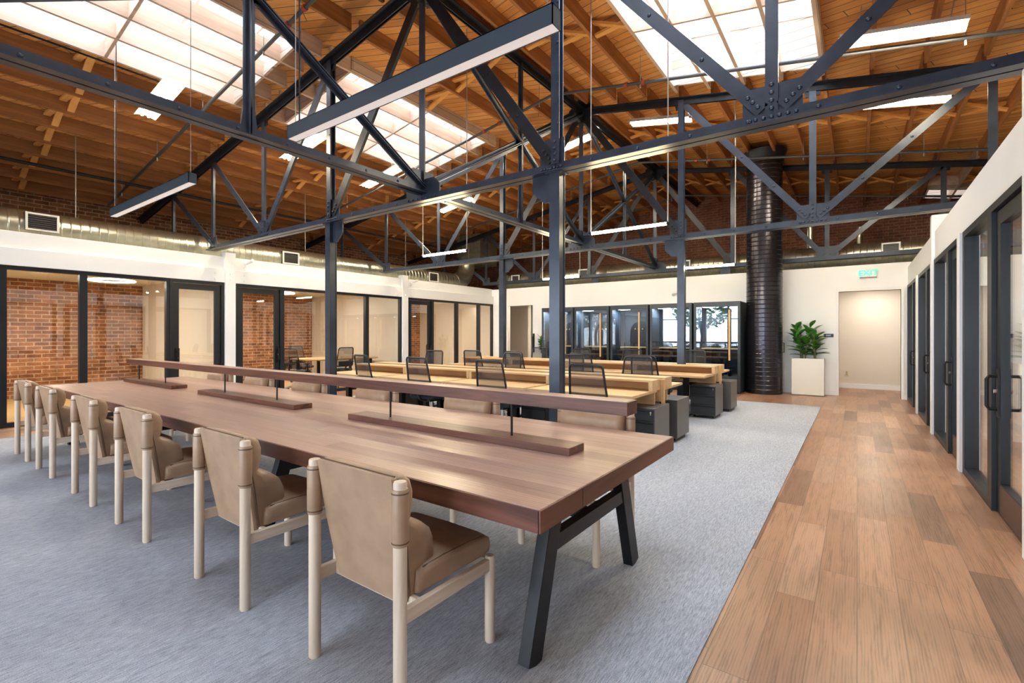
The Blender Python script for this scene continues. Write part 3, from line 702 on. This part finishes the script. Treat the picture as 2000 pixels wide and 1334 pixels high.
# office downlights
for x, y, n in ((-12.6, 2.2, 0), (-12.6, 6.9, 1), (-12.6, 11.5, 2), (2.8, 2.5, 3), (2.8, 6.7, 4), (2.8, 11, 5), (.3, 14.4, 6), (-9.4, 14.3, 7)):
    nm = ['first left office', 'second left office', 'third left office', 'nearest right office', 'middle right office', 'far right office', 'far corridor', 'far left recess'][n]
    zz = 2.6 if x > .93 and y < 13 else 2.62
    t = thing('downlight', (x, y, zz), 'round recessed downlight in the ceiling of the ' + nm, 'downlight')
    MB().tube([(x, y, zz - .012), (x, y, zz)], .11, 20).build('lens', spot, t)
    area('room_lamp', (x, y, zz - .05), (0, 0, 0), .24, .24, ROOM_E * (1 if x < 0 and y < 13 else .6) * (1 if y < 13 else .42), (1, .86, .70) if x < 0 or y > 13 else (1, .93, .85))
for x, y, lb in ((-11.5, 3.0, 'white ring light seen through the first left office door'), (-11.6, 6.3, 'white ring light hanging in the second left office')):
    t = thing('ring_pendant', (x, y, 2.3), lb, 'pendant light')
    MB().tube([(x + .35 * math.cos(a * math.pi / 12), y + .35 * math.sin(a * math.pi / 12), 2.42) for a in range(24)], .016, 8, True).build('ring', emit('ring%d' % int(y), (1, .93, .8), 5), t, smooth=True)
    MB().tube([(x - .35, y, 2.42), (x, y, 2.61), (x + .35, y, 2.42)], .003, 5).build('cord', blackm, t)

# ---------------------------------------------------------------- long walnut table
TX0, TX1, TY0, TY1, TZ = -8.3, -.95, 1.50, 3.07, .76
t = thing('long_table', (-4.6, 2.28, 0), 'very long walnut table with thick edges on black splayed legs', 'table')
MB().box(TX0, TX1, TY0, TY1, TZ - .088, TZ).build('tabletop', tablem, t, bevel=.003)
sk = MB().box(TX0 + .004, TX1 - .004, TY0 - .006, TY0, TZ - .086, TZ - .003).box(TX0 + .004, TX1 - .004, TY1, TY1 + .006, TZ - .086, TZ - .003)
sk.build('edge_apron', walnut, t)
MB().box(TX1, TX1 + .006, TY0 - .004, TY1 + .004, TZ - .086, TZ - .003).build('edge_apron', wood('walnut_end', (.10, .033, .018), (.19, .075, .045), 'y', .8, .4), t)
sm = MB().box(TX1 + .006, TX1 + .0075, TY0 + .33, TY0 + .333, TZ - .086, TZ - .003)
sm.build('joint_line', seamm, t)
for x in (-1.13, -3.35, -5.75, -8.05):
    yc = 2.27
    for s_ in (-1, 1):
        MB().sect((x, yc + s_ * .565, 0.008), (x, yc + s_ * .36, TZ - .088), [(-.03, -.05), (.03, -.05), (.03, .05), (-.03, .05)], (0, s_, 0)).build('leg', blackm, t, bevel=.003)
    zc2 = .43; yy = .565 - (.205 * zc2 / .672)
    MB().box(x - .025, x + .025, yc - yy + .02, yc + yy - .02, zc2, zc2 + .07).build('crossbar', blackm, t)
    MB().box(x - .03, x + .03, yc - .42, yc + .42, TZ - .115, TZ - .089).build('top_plate', blackm, t)
MB().box(-8.02, -1.16, 2.24, 2.30, .45, .50).build('stretcher', blackm, t)

t = thing('table_rail_lamp', (-4.6, 2.34, TZ), 'long raised walnut rail on thin black rods and plank bases along the table centre', 'lamp')
MB().box(-8.15, -.93, 2.285, 2.415, .998, 1.066).build('rail', walnut, t, bevel=.002)
MB().box(-8.14, -.94, 2.287, 2.413, 1.066, 1.0675).build('rail_top', tablem, t)  # thin sheet giving the walnut rail the same painted sheen on top
MB().box(-8.1, -1.0, 2.32, 2.38, .992, .998).build('light_strip', diffuser, t)
for a, b in ((-8.15, -6.52), (-5.8, -3.9), (-3.15, -1.24)): MB().box(a, b, 2.25, 2.42, TZ, TZ + .042).build('base_plank', walnut, t, bevel=.002)
for x in (-7.85, -6.95, -5.37, -4.34, -2.77, -1.68): MB().cyl(x, 2.34, TZ + .042, .993, .007, 10).build('rod', blackm, t, smooth=True)

# ---------------------------------------------------------------- leather chairs
def leather_chair():
    t = thing('leather_chair', (0, 0, 0), 'x', 'chair')
    for s_ in (-1, 1):
        MB().tube([(s_ * .275, -.265, .008), (s_ * .275, -.265, .016), (s_ * .275, -.265, .860), (s_ * .275, -.265, .867)], [.021, .0255, .0255, .0225], 20).build('rear_leg', ash, t, smooth=True, ang=50)
        MB().tube([(s_ * .275, .265, .008), (s_ * .275, .265, .016), (s_ * .275, .265, .392), (s_ * .275, .265, .40)], [.021, .0235, .0235, .018], 20).build('front_leg', ash, t, smooth=True, ang=50)
        MB().box(s_ * .275 - .013, s_ * .275 + .013, -.245, .245, .335, .39).build('side_rail', ashx, t, bevel=.003)
        sl = MB().tube([(s_ * .275, -.265, .632), (s_ * .275, -.265, .640), (s_ * .275, -.265, .832), (s_ * .275, -.265, .840)], [.030, .032, .032, .029], 20)
        sl.build('leather_sleeve', leather, t, smooth=True, ang=60)
        MB().tube([(s_ * .275, -.265, .643), (s_ * .275, -.265, .648)], .0327, 20).tube([(s_ * .275, -.265, .824), (s_ * .275, -.265, .829)], .0327, 20).build('stitching', seamm, t, smooth=True)
    MB().box(-.262, .262, .253, .277, .335, .385).build('front_rail', ash, t, bevel=.003)
    MB().box(-.262, .262, -.17, -.147, .335, .385).build('rear_rail', ash, t, bevel=.003)
    # seat: crowned cushion lofted across its width
    def seat_ring(x, e):
        pr = [(-.15, .388), (.27, .388), (.298, .40), (.305, .43), (.298, .468), (.27, .487), (.15, .497), (.0, .50), (-.10, .497), (-.15, .48)]
        cy, cz = .08, .445
        return [(x, cy + (p[0] - cy) * (1 - e * .25), cz + (p[1] - cz) * (1 - e)) for p in pr]
    xs_ = [(-.262, .55), (-.258, .3), (-.248, .13), (-.23, .05), (-.2, 0), (0, -.06), (.2, 0), (.23, .05), (.248, .13), (.258, .3), (.262, .55)]
    st = MB().loft([seat_ring(x, e) for x, e in xs_]).build('seat_cushion', leather, t, smooth=True, ang=70)
    for s_ in (-1, 1): MB().tube([(s_ * .243, y, z) for y, z in ((-.12, .488), (0, .494), (.15, .49), (.26, .481), (.293, .463), (.298, .43), (.292, .40))], .003, 6).build('piping', seamm, st)
    def cush_ring(x, e):
        pr = [(-.252, .868), (-.236, .878), (-.20, .872), (-.165, .845), (-.15, .80), (-.153, .745), (-.165, .705), (-.172, .69), (-.15, .677), (-.095, .655),
              (-.045, .615), (-.02, .565), (-.012, .51), (-.022, .455), (-.045, .41), (-.08, .375), (-.165, .368), (-.175, .40), (-.20, .55), (-.235, .72)]
        out = []
        for y, z in pr:
            yb = -.252 + (.868 - z) * .15           # line of the back panel
            out.append((x * (1 - .10 * max(0, .66 - z) / .3), yb + (y - yb) * (1 - e), .62 + (z - .62) * (1 - e * .06)))
        return out
    xs_ = [(-.243, .6), (-.240, .35), (-.230, .15), (-.212, .05), (-.18, 0), (0, -.05), (.18, 0), (.212, .05), (.230, .15), (.240, .35), (.243, .6)]
    bc = MB().loft([cush_ring(x, e) for x, e in xs_]).build('back_cushion', leather, t, smooth=True, ang=70)
    # rear leather panel, leaning forward and narrowing to the seat
    def pr_(z): return -.262 + (.868 - z) * .17
    rings = []
    for z, hw in ((.874, .235), (.868, .244), (.70, .246), (.62, .245), (.40, .222), (.362, .214), (.355, .20)):
        y = pr_(z); rings.append([(-hw, y, z), (-hw + .006, y - .014, z), (hw - .006, y - .014, z), (hw, y, z), (hw - .01, y + .02, z), (-hw + .01, y + .02, z)])
    bp = MB().loft(rings).build('back_panel', leather, t, smooth=True, ang=50)
    for s_ in (-1, 1): MB().tube([(s_ * hw, pr_(z) + .012, z) for z, hw in ((.868, .246), (.70, .248), (.62, .247), (.40, .2235), (.365, .2155))], .0028, 6).build('piping', seamm, bp)
    MB().tube([(-.24, pr_(.87) + .004, .876), (.24, pr_(.87) + .004, .876)], .0025, 6).build('piping', seamm, bp)
    return t
lc = leather_chair(); first = True
near = [-1.64, -2.80, -4.16, -5.32, -6.63, -7.68]
nl = ['tan leather chair nearest the viewpoint, at the right end of the walnut table', 'tan leather chair on the near side, second from the right end of the walnut table', 'tan leather chair on the near side, third from the right end of the walnut table',
      'tan leather chair on the near side, fourth from the right end of the walnut table', 'tan leather chair on the near side, second from the left end of the walnut table', 'leftmost tan leather chair on the near side of the walnut table']
far = [-1.55, -2.72, -3.97, -5.17, -6.31, -7.40]
fl = ['tan leather chair across the table at its right end, before the dark drawer units', 'tan leather chair across the table, second from the right end', 'tan leather chair across the table, third from the right end',
      'tan leather chair across the table, fourth from the right end', 'tan leather chair across the table, second from the left end', 'leftmost tan leather chair across the walnut table']
for xs_, y, rz, lbs, g in ((near, 1.465, 0, nl, 'leather chairs on the near side of the walnut table'), (far, 2.94, math.pi, fl, 'leather chairs across the walnut table')):
    for x, lb in zip(xs_, lbs):
        o = lc if first else copy_tree(lc); first = False
        o.location = (x, y + (.0 if rz == 0 else -.02), 0); o.rotation_euler = (0, 0, rz + random.uniform(-.012, .012)); o['label'] = lb; o['group'] = g

# ---------------------------------------------------------------- desk rows
def desk(x0, x1, yc, s_, label, group):
    """one workstation; s_=-1 near side, +1 far side of the row centre line"""
    t = thing('workstation_desk', ((x0 + x1) / 2, yc + s_ * .6, 0), label, 'desk', group)
    Y = lambda a: yc + s_ * a
    def bx(m, xa, xb, a, b, z0, z1): return m.box(xa, xb, min(Y(a), Y(b)), max(Y(a), Y(b)), z0, z1)
    bx(MB(), x0 + .03, x1 - .03, .12, .93, .70, .732).build('desktop', oak, t, bevel=.002)
    s = MB(); bx(s, x0 + .004, x1 - .004, .10, .36, .838, .86); bx(s, x0 + .004, x0 + .05, .10, .36, .733, .838); bx(s, x1 - .05, x1 - .004, .10, .36, .733, .838)
    so = s.build('shelf_box', oak, t)
    b = MB(); bx(b, x0 + .05, x1 - .05, .10, .12, .733, .838); b.build('back_board', oakd, so)
    for x in (x0 + .13, x1 - .42):
        l = MB(); bx(l, x - .04, x + .04, .50, .58, .04, .70); bx(l, x - .035, x + .035, .22, .86, .008, .04); bx(l, x - .03, x + .03, .25, .80, .67, .70)
        l.build('leg', blackm, t)
    m = MB(); bx(m, x0 + .02, x1 - .02, .22, .24, .565, .70); m.build('modesty_panel', oak, t)
    return t
RY = (5.90, 8.93); BX = [-7.60, -6.19, -4.775, -3.36, -1.945]
nm4 = ['leftmost', 'second from left', 'third from left', 'rightmost']
for ri, yc in enumerate(RY):
    row = ('near', 'far')[ri]
    for s_ in (-1, 1):
        side = 'front' if s_ < 0 else 'rear'
        for k in range(4):
            desk(BX[k], BX[k + 1], yc, s_, '%s oak desk on the %s side of the %s desk row' % (nm4[k], side, row), 'oak desks of the %s row' % row)
    t = thing('desk_divider', (-4.77, yc, 0), 'oak centre board between the two sides of the %s desk row' % row, 'divider')
    for k in range(4):
        segs = [(BX[k] + .02, BX[k + 1] - .01)]
        if ri == 1:
            for cx_ in (nx(1), nx(-1)):
                segs = [q for a, b in segs for q in (((a, cx_ - .1), (cx_ + .1, b)) if a < cx_ < b else ((a, b),))]
        for a, b in segs: MB().box(a, b, yc - .028, yc + .028, .575, .845).build('board', oak, t)
    for x in BX:
        MB().box(x - .03 if x > -7 else x, x + (.03 if x < -2 else .0), yc - .028, yc + .028, .008, .575).build('support_foot', blackm, t)
    MB().box(BX[-1] - .01, BX[-1] + .02, yc - .03, yc + .03, .46, .848).build('end_board', oakz, t)

def pedestal():
    t = thing('pedestal_drawers', (0, 0, 0), 'x', 'drawer unit')
    MB().box(-.2, .2, -.24, .29, .05, .545).build('body', ped_side, t, bevel=.004)
    for z0, z1 in ((.40, .535), (.235, .392), (.06, .227)):
        d = MB().box(-.196, .196, -.258, -.241, z0, z1).build('drawer', ped_front, t, bevel=.003)
        MB().box(-.19, .19, -.268, -.258, z1 - .03, z1 - .018).build('pull', blackm, d)
    MB().tube([(.165, -.258, .50), (.165, -.276, .50)], .012, 10).tube([(.165, -.276, .505), (.165, -.279, .47)], .006, 6).build('lock_key', chrome, t, smooth=True)
    for sx in (-.15, .15):
        for sy in (-.18, .23): MB().tube([(sx - .012, sy, .03), (sx + .012, sy, .03)], .022, 12).build('caster', plast, t)
    return t
pd = pedestal(); first = True
for x, y, rz, lb in ((-2.08, 5.66, 0, 'dark drawer unit under the near right end of the near desk row'), (-2.08, 6.56, math.pi, 'dark drawer unit at the rear right end of the near desk row, backside to viewer'),
                     (-2.08, 8.58, 0, 'dark drawer unit under the near right end of the far desk row'), (-2.03, 9.55, math.pi, 'dark drawer unit at the rear right end of the far desk row, before the booths'),
                     (-3.62, 5.80, 0, 'dark drawer unit seen between the column base and the walnut rail'), (-5.04, 5.80, 0, 'dark drawer unit under the near desk row left of the column'), (-6.46, 5.80, 0, 'dark drawer unit under the left part of the near desk row')):
    o = pd if first else copy_tree(pd); first = False
    o.location = (x, y, 0.008); o.rotation_euler = (0, 0, rz); o['label'] = lb; o['group'] = 'drawer units under the desk rows'

# ---------------------------------------------------------------- office chairs
def office_chair():
    t = thing('office_chair', (0, 0, 0), 'x', 'office chair')
    pts = []
    def corner(cx_, cz_, a0, r=.05): return [(cx_ + r * math.cos(a0 + k * math.pi / 8), cz_ + r * math.sin(a0 + k * math.pi / 8)) for k in range(5)]
    for c in (corner(.155, 1.00, 0), corner(-.155, 1.00, math.pi / 2), corner(-.185, .62, math.pi), corner(.185, .62, 1.5 * math.pi)): pts += c
    lean = lambda z: -.24 - (z - .6) * .16
    curve = lambda x: .05 * (1 - (x / .23) ** 2) * -1
    fr = MB().tube([(p[0], lean(p[1]) + curve(p[0]) * .8, p[1]) for p in pts], .014, 8, True)
    fr.build('back_frame', plast, t, smooth=True)
    n = len(pts); rows = []
    for k in range(9):
        z = .58 + (1.04 - .58) * k / 8; hw = .232 - .032 * (z - .58) / .46 - (.02 if k in (0, 8) else 0)
        rows.append([(hw * q / 4, lean(z) + curve(hw * q / 4) * .8, z) for q in range(-4, 5)])
    m = MB(); vs = [p for r_ in rows for p in r_]; fs = [(r_ * 9 + c, r_ * 9 + c + 1, (r_ + 1) * 9 + c + 1, (r_ + 1) * 9 + c) for r_ in range(8) for c in range(8)]
    m.poly(vs, fs).build('mesh_back', netting, t, smooth=True)
    m = MB().box(-.2, .2, lean(.66) - .052, lean(.66) - .030, .57, .70); m.build('lumbar_panel', plast, t, bevel=.006)
    MB().tube([(0, -.30, .68), (0, -.31, .56), (0, -.24, .44), (0, -.08, .41)], .022, 8).build('back_stem', plast, t, smooth=True)
    def sr(x, e):
        pr = [(-.22, .44), (.22, .43), (.26, .45), (.265, .475), (.24, .50), (0, .505), (-.22, .51), (-.24, .48)]
        return [(x, p[0] * (1 - e * .3), .472 + (p[1] - .472) * (1 - e)) for p in pr]
    MB().loft([sr(x, e) for x, e in ((-.25, .6), (-.24, .2), (-.2, 0), (.2, 0), (.24, .2), (.25, .6))]).build('seat', fabric_d, t, smooth=True, ang=60)
    for s_ in (-1, 1):
        MB().tube([(s_ * .22, 0, .43), (s_ * .29, 0, .44), (s_ * .30, 0, .50), (s_ * .30, -.02, .66)], .016, 8).build('arm_post', chrome if 0 else plast, t, smooth=True)
        MB().box(s_ * .30 - .04, s_ * .30 + .04, -.14, .12, .66, .685).build('arm_pad', plast, t, bevel=.01)
    MB().box(-.09, .09, -.12, .1, .39, .43).build('mechanism', plast, t)
    MB().cyl(0, 0, .11, .40, .027, 12).build('gas_lift', chrome, t, smooth=True)
    b = MB(); cs_ = []
    for k in range(5):
        a = 2 * math.pi * k / 5 + .3; c_, s__ = math.cos(a), math.sin(a)
        b.tube([(0, 0, .11), (.14 * c_, .14 * s__, .105), (.29 * c_, .29 * s__, .075)], [.026, .02, .014], 8)
        cs_.append((a, MB().tube([(.29 * c_ - .02 * s__, .29 * s__ + .02 * c_, .036), (.29 * c_ + .02 * s__, .29 * s__ - .02 * c_, .036)], .027, 12)))
    b.build('star_base', plain('base_grey', (.30, .32, .35), .35, .6) if 'base_grey' not in MATS else MATS['base_grey'], t, smooth=True)
    for a, m in cs_: m.build('caster', plast, t, smooth=True)
    return t
oc = office_chair(); first = True
pn = ['leftmost', 'second from left', 'third from left', 'rightmost']
sets = [([(-6.50, 5.23, -.12), (-5.22, 5.2, 0), (-3.90, 5.22, .05), (-2.50, 5.22, .03)], 0, 'near side of the near desk row'),
        ([(-7.0, 6.78, .12), (-5.08, 6.74, -.1), (-3.82, 6.72, .0), (-2.65, 6.68, .1)], math.pi, 'rear side of the near desk row'),
        ([(-6.5, 7.92, .1), (-5.45, 7.96, .0), (-3.95, 7.84, .05), (-2.72, 7.72, -.1)], 0, 'near side of the far desk row'),
        ([(-6.45, 9.88, .0), (-5.25, 9.88, .1), (-4.05, 9.9, .0), (-2.72, 9.9, -.05)], math.pi, 'rear side of the far desk row')]
for pts, rz, ds in sets:
    for k, (x, y, a) in enumerate(pts):
        o = oc if first else copy_tree(oc); first = False
        o.location = (x, y, .012); o.rotation_euler = (0, 0, rz + a)
        o['label'] = '%s black mesh office chair on the %s' % (pn[k], ds); o['group'] = 'mesh office chairs on the ' + ds
for x, y, a, lb in ((-11.25, 6.55, .5, 'black office chair beside the table inside the second left office'), (-11.0, 7.6, 1.5, 'black office chair inside the glass behind the left column'), (-12.95, 7.7, -1.6, 'black office chair at the brick wall side of the office table')):
    o = copy_tree(oc); o.location = (x, y, .006); o.rotation_euler = (0, 0, a); o['label'] = lb; o['group'] = 'office chairs in the second left office'
t = thing('meeting_table', (-11.85, 8.1, 0), 'honey coloured meeting table inside the second left glass office', 'table')
MB().box(-12.5, -11.25, 7.1, 9.05, .71, .745).build('tabletop', oak, t, bevel=.003)
for x in (-12.35, -11.4):
    for y in (7.25, 8.9): MB().box(x - .03, x + .03, y - .03, y + .03, .006, .71).build('leg', blackm, t)

# ---------------------------------------------------------------- phone booths
def booth():
    t = thing('phone_booth', (0, 0, 0), 'x', 'phone booth')
    W, D_, H_ = .53, .96, 2.18
    b = MB(); b.box(-W, -W + .05, 0, D_, .02, H_).box(W - .05, W, 0, D_, .02, H_).box(-W + .05, W - .05, 0, D_, H_ - .10, H_).box(-W + .05, W - .05, 0, D_, .02, .10).box(-W + .05, W - .05, D_ - .04, D_, .10, H_ - .1)
    b.build('cabinet', charcoal, t, bevel=.004)
    f = MB(); e = .06; f.box(-W, -W + e, -.03, 0, .02, H_).box(W - e, W, -.03, 0, .02, H_).box(-W + e, W - e, -.03, 0, H_ - .12, H_).box(-W + e, W - e, -.03, 0, .02, .40)
    fo = f.build('door_frame', charcoal, t, bevel=.003)
    MB().box(-W + e, W - e, -.018, -.010, .40, H_ - .12).build('pane', pane_b, fo)
    MB().tube([(.30, -.075, .78), (.30, -.075, 1.98)], .021, 14).build('wooden_handle', oakz, fo, smooth=True)
    MB().tube([(.30, -.075, .9), (.30, -.03, .9)], .008, 8).tube([(.30, -.075, 1.86), (.30, -.03, 1.86)], .008, 8).build('handle_bracket', blackm, fo)
    li = MB().box(-W + .05, W - .05, D_ - .07, D_ - .045, .1, H_ - .1)
    li.build('felt_lining', felt, t)
    # arched lining with a darker niche
    pts = [(-.32, .10), (-.32, 1.45)] + [(-.32 * math.cos(a), 1.45 + .32 * math.sin(a)) for a in [math.pi * k / 14 for k in range(1, 14)]] + [(.32, 1.45), (.32, .10)]
    MB().prism(pts, 'y', D_ - .09, D_ - .07).build('arched_niche', plast, t)
    MB().box(-W + .05, W - .05, D_ - .42, D_ - .09, 1.02, 1.05).build('shelf', oak, t)
    MB().box(-.24, .24, .22, .55, .46, .52).box(-.20, .20, .26, .5, .1, .46).build('stool', fabric_d, t)
    for x in (-.16, -.07, .05): MB().tube([(x, D_ - .09, 1.55), (x, D_ - .12, 1.55)], .022, 12).build('coat_peg', brass, t, smooth=True)
    MB().box(-.38, -.12, .12, .36, H_ - .112, H_ - .101).build('booth_lamp', boothl, t)
    return t
bo = booth(); first = True
for k in range(5):
    o = bo if first else copy_tree(bo); first = False
    x = -7.17 + k * 1.105; o.location = (x, 12.30, 0); o['group'] = 'row of phone booths on the far wall'
    o['label'] = ['leftmost', 'second from the left', 'middle', 'second from the right', 'rightmost'][k] + ' dark grey phone booth with a wooden bar handle' + (', beside the spiral duct' if k == 4 else '')
    l = bpy.data.lights.new('booth_lamp', 'AREA'); l.shape = 'RECTANGLE'; l.size = .24; l.size_y = .22; l.energy = 7; l.color = (1, .95, .88)
    lo_ = bpy.data.objects.new('booth_light', l); COL.objects.link(lo_); lo_.location = (x - .25, 12.54, 2.05)

# ---------------------------------------------------------------- planters
def planter(x0, x1, y0, y1, h_, lb, stems, seed, ph):
    rnd = random.Random(seed)
    t = thing('planter', ((x0 + x1) / 2, (y0 + y1) / 2, 0), lb, 'planter')
    e = .02
    MB().box(x0, x1, y0, y0 + e, .0, h_).box(x0, x1, y1 - e, y1, 0, h_).box(x0, x0 + e, y0 + e, y1 - e, 0, h_).box(x1 - e, x1, y0 + e, y1 - e, 0, h_).box(x0, x1, y0, y1, 0, .02).build('pot', plantw, t, bevel=.004)
    MB().box(x0 + e, x1 - e, y0 + e, y1 - e, h_ - .08, h_ - .05).build('soil', soil, t)
    cx_, cy = (x0 + x1) / 2, (y0 + y1) / 2
    p = thing('potted_plant', (cx_, cy, h_ - .05), ('broad leaved green plant in the tall white planter by the doorway' if seed == 1 else 'bright green bushy plant in the small planter left of the phone booths'), 'plant')
    sm_ = MB(); lf = MB()
    for k in range(stems):
        bx_ = cx_ + rnd.uniform(-.34, .34) * (x1 - x0); by = cy + rnd.uniform(-.28, .28) * (y1 - y0); hh = ph * rnd.uniform(.6, 1)
        lx, ly = rnd.uniform(-.12, .12), rnd.uniform(-.10, .02)
        P0 = lambda u: Vector((bx_ + lx * u * u * 1.2, by + ly * u, h_ - .05 + hh * u))
        sm_.tube([P0(u / 4) for u in range(5)], [.011, .01, .009, .007, .004], 6)
        nl_ = 11
        for q in range(nl_):
            u = .18 + .82 * q / (nl_ - 1); a = q * 2.4 + k * 1.3; L = (.24 + .07 * rnd.random()) * (1 if u < .9 else .75) * (1 if seed == 1 else .7)
            el_ = .25 + .9 * u; d_ = Vector((math.cos(a) * math.cos(el_), math.sin(a) * math.cos(el_) * .7, math.sin(el_) * .8)).normalized()
            sd = d_.cross(Vector((0, 0, 1))).normalized(); up_ = sd.cross(d_)
            o_ = P0(u); wd_ = L * (.31 if seed == 1 else .2); rows = []
            for i_, (tt, ww) in enumerate(((0, .06), (.2, .5), (.45, .95), (.7, 1), (.88, .6), (1, .04))):
                c_ = o_ + d_ * L * tt + up_ * (-.28 * L * tt * tt) ; rows.append([c_ - sd * wd_ * ww + up_ * .18 * wd_ * ww, c_, c_ + sd * wd_ * ww + up_ * .18 * wd_ * ww])
            # keep foliage in front of the wall
            vs = [Vector((v.x, min(v.y, 13.27), v.z)) for r_ in rows for v in r_]
            lf.poly(vs, [(i * 3 + j, i * 3 + j + 1, (i + 1) * 3 + j + 1, (i + 1) * 3 + j) for i in range(5) for j in range(2)])
    sm_.build('stem', plain('stem%d' % seed, (.22, .2, .08), .7), p); lv = lf.build('foliage', leaf, p, smooth=True, ang=80)
    s = lv.modifiers.new('s', 'SOLIDIFY'); s.thickness = .0015
planter(-1.235, -.60, 12.84, 13.20, .845, 'tall white square planter standing left of the far doorway', 7, 1, .80)
planter(-8.42, -8.05, 12.95, 13.25, .80, 'small white planter between the recess and the leftmost booth', 6, 2, .55)

# ---------------------------------------------------------------- signs, outlets, small things on walls
def text(body, size, loc, rot, mat, parent, name='lettering', ext=.002, bold=False):
    cu = bpy.data.curves.new(name, 'FONT'); cu.body = body; cu.size = size; cu.extrude = ext; cu.align_x = 'CENTER'; cu.align_y = 'CENTER'; cu.offset = size * .02
    tmp = bpy.data.objects.new(name, cu); COL.objects.link(tmp); cu.materials.append(mat); bpy.context.view_layer.update()
    me = bpy.data.meshes.new_from_object(tmp.evaluated_get(bpy.context.evaluated_depsgraph_get())); bpy.data.objects.remove(tmp)
    o = bpy.data.objects.new(name, me); COL.objects.link(o)
    o.rotation_euler = rot; o.parent = parent; o.location = Vector(loc) - parent_world(parent); return o
t = thing('exit_sign', (.2, YF, 2.75), 'lit EXIT sign with green letters above the far doorway', 'sign')
MB().box(.055, .345, YF - .035, YF, 2.665, 2.845).build('plate', exitw, t, bevel=.004)
MB().box(.045, .355, YF - .045, YF, 2.655, 2.668).build('base', ped_side, t)
text('EXIT', .17, (.2, YF - .037, 2.755), (math.pi / 2, 0, 0), exitg, t)
MB().dome((.19, YF - .02, 2.652), (0, 0, -1), .008).build('indicator', redled, t)
t = thing('room_sign', (-.53, YF, 1.52), 'small dark blue sign with white lettering left of the far doorway', 'sign')
MB().box(-.63, -.44, YF - .012, YF, 1.33, 1.41).build('plate', plain('navy', (.01, .03, .07), .4), t)
text('EXIT', .045, (-.535, YF - .014, 1.37), (math.pi / 2, 0, 0), white, t)
t = thing('power_outlet', (-.22, 15.27, .36), 'small ivory power outlet low on the corridor wall', 'outlet')
MB().box(-.26, -.18, 15.26, 15.27, .33, .45).build('plate', plain('ivory', (.75, .66, .42), .5), t); MB().box(-.235, -.205, 15.258, 15.26, .35, .385).box(-.235, -.205, 15.258, 15.26, .395, .43).build('socket', plain('ivory_dark', (.4, .33, .2), .5), t)
t = thing('emergency_light', (-3.9, YF, 2.52), 'white twin emergency light on the far wall above the phone booths', 'light')
MB().box(-4.1, -3.82, YF - .06, YF, 2.5, 2.57).build('housing', trimw, t, bevel=.01)
for x in (-4.06, -3.86): MB().tube([(x, YF - .06, 2.50), (x, YF - .10, 2.47)], [.03, .045], 14).build('lamp_head', trimw, t, smooth=True)
for y, lb in ((4.9, 'small bullet camera on the white post between the first and second left offices'), (9.5, 'small bullet camera by the second white post of the left glass wall')):
    t = thing('security_camera', (XL, y, 2.9), lb, 'camera')
    MB().tube([(XL, y, 2.78), (XL + .07, y, 2.80), (XL + .09, y, 2.86)], .012, 8).build('arm', trimw, t, smooth=True)
    MB().tube([(XL + .02, y + .02, 2.87), (XL + .22, y + .08, 2.93)], .035, 14).build('body', trimw, t, smooth=True)
t = thing('wall_bracket', (-8.6, YF, .9), 'narrow black bracket on the far wall just left of the small planter', 'bracket')
MB().box(-8.66, -8.62, YF - .05, YF, .8, 1.42).tube([(-8.64, YF - .05, .85), (-8.64, YF - .09, .9), (-8.64, YF - .09, 1.3), (-8.64, YF - .05, 1.36)], .012, 8).build('bracket_bar', blackm, t)

# street trees seen reflected in the booths
for x, y, lb in ((-9.5, -13, 'leafy street tree outside the left street window'), (-3.2, -12, 'leafy street tree outside the middle street window')):
    t = thing('street_tree', (x, y, -.1), lb, 'tree'); rnd = random.Random(int(-x * 10))
    MB().tube([(x, y, -.1), (x + .1, y, 1.2), (x - .1, y, 2.4)], [.16, .13, .1], 10).build('trunk', plain('bark%d' % int(-x), (.12, .08, .05), .9), t, smooth=True)
    m = MB()
    for k in range(500):
        a, b_, r_ = rnd.uniform(0, 6.28), rnd.uniform(-1, 1), rnd.uniform(.5, 1) ** .5; q = math.sqrt(1 - b_ * b_)
        c_ = Vector((x + 2.1 * r_ * q * math.cos(a), y + 1.8 * r_ * q * math.sin(a), 3.3 + 1.6 * r_ * b_)); u_ = Vector((rnd.gauss(0, 1), rnd.gauss(0, 1), rnd.gauss(0, 1))).normalized(); v_ = u_.orthogonal().normalized()
        m.poly([c_ - u_ * .22, c_ - v_ * .12, c_ + u_ * .22, c_ + v_ * .12], [(0, 1, 2, 3)])
    m.build('foliage', leaf, t)
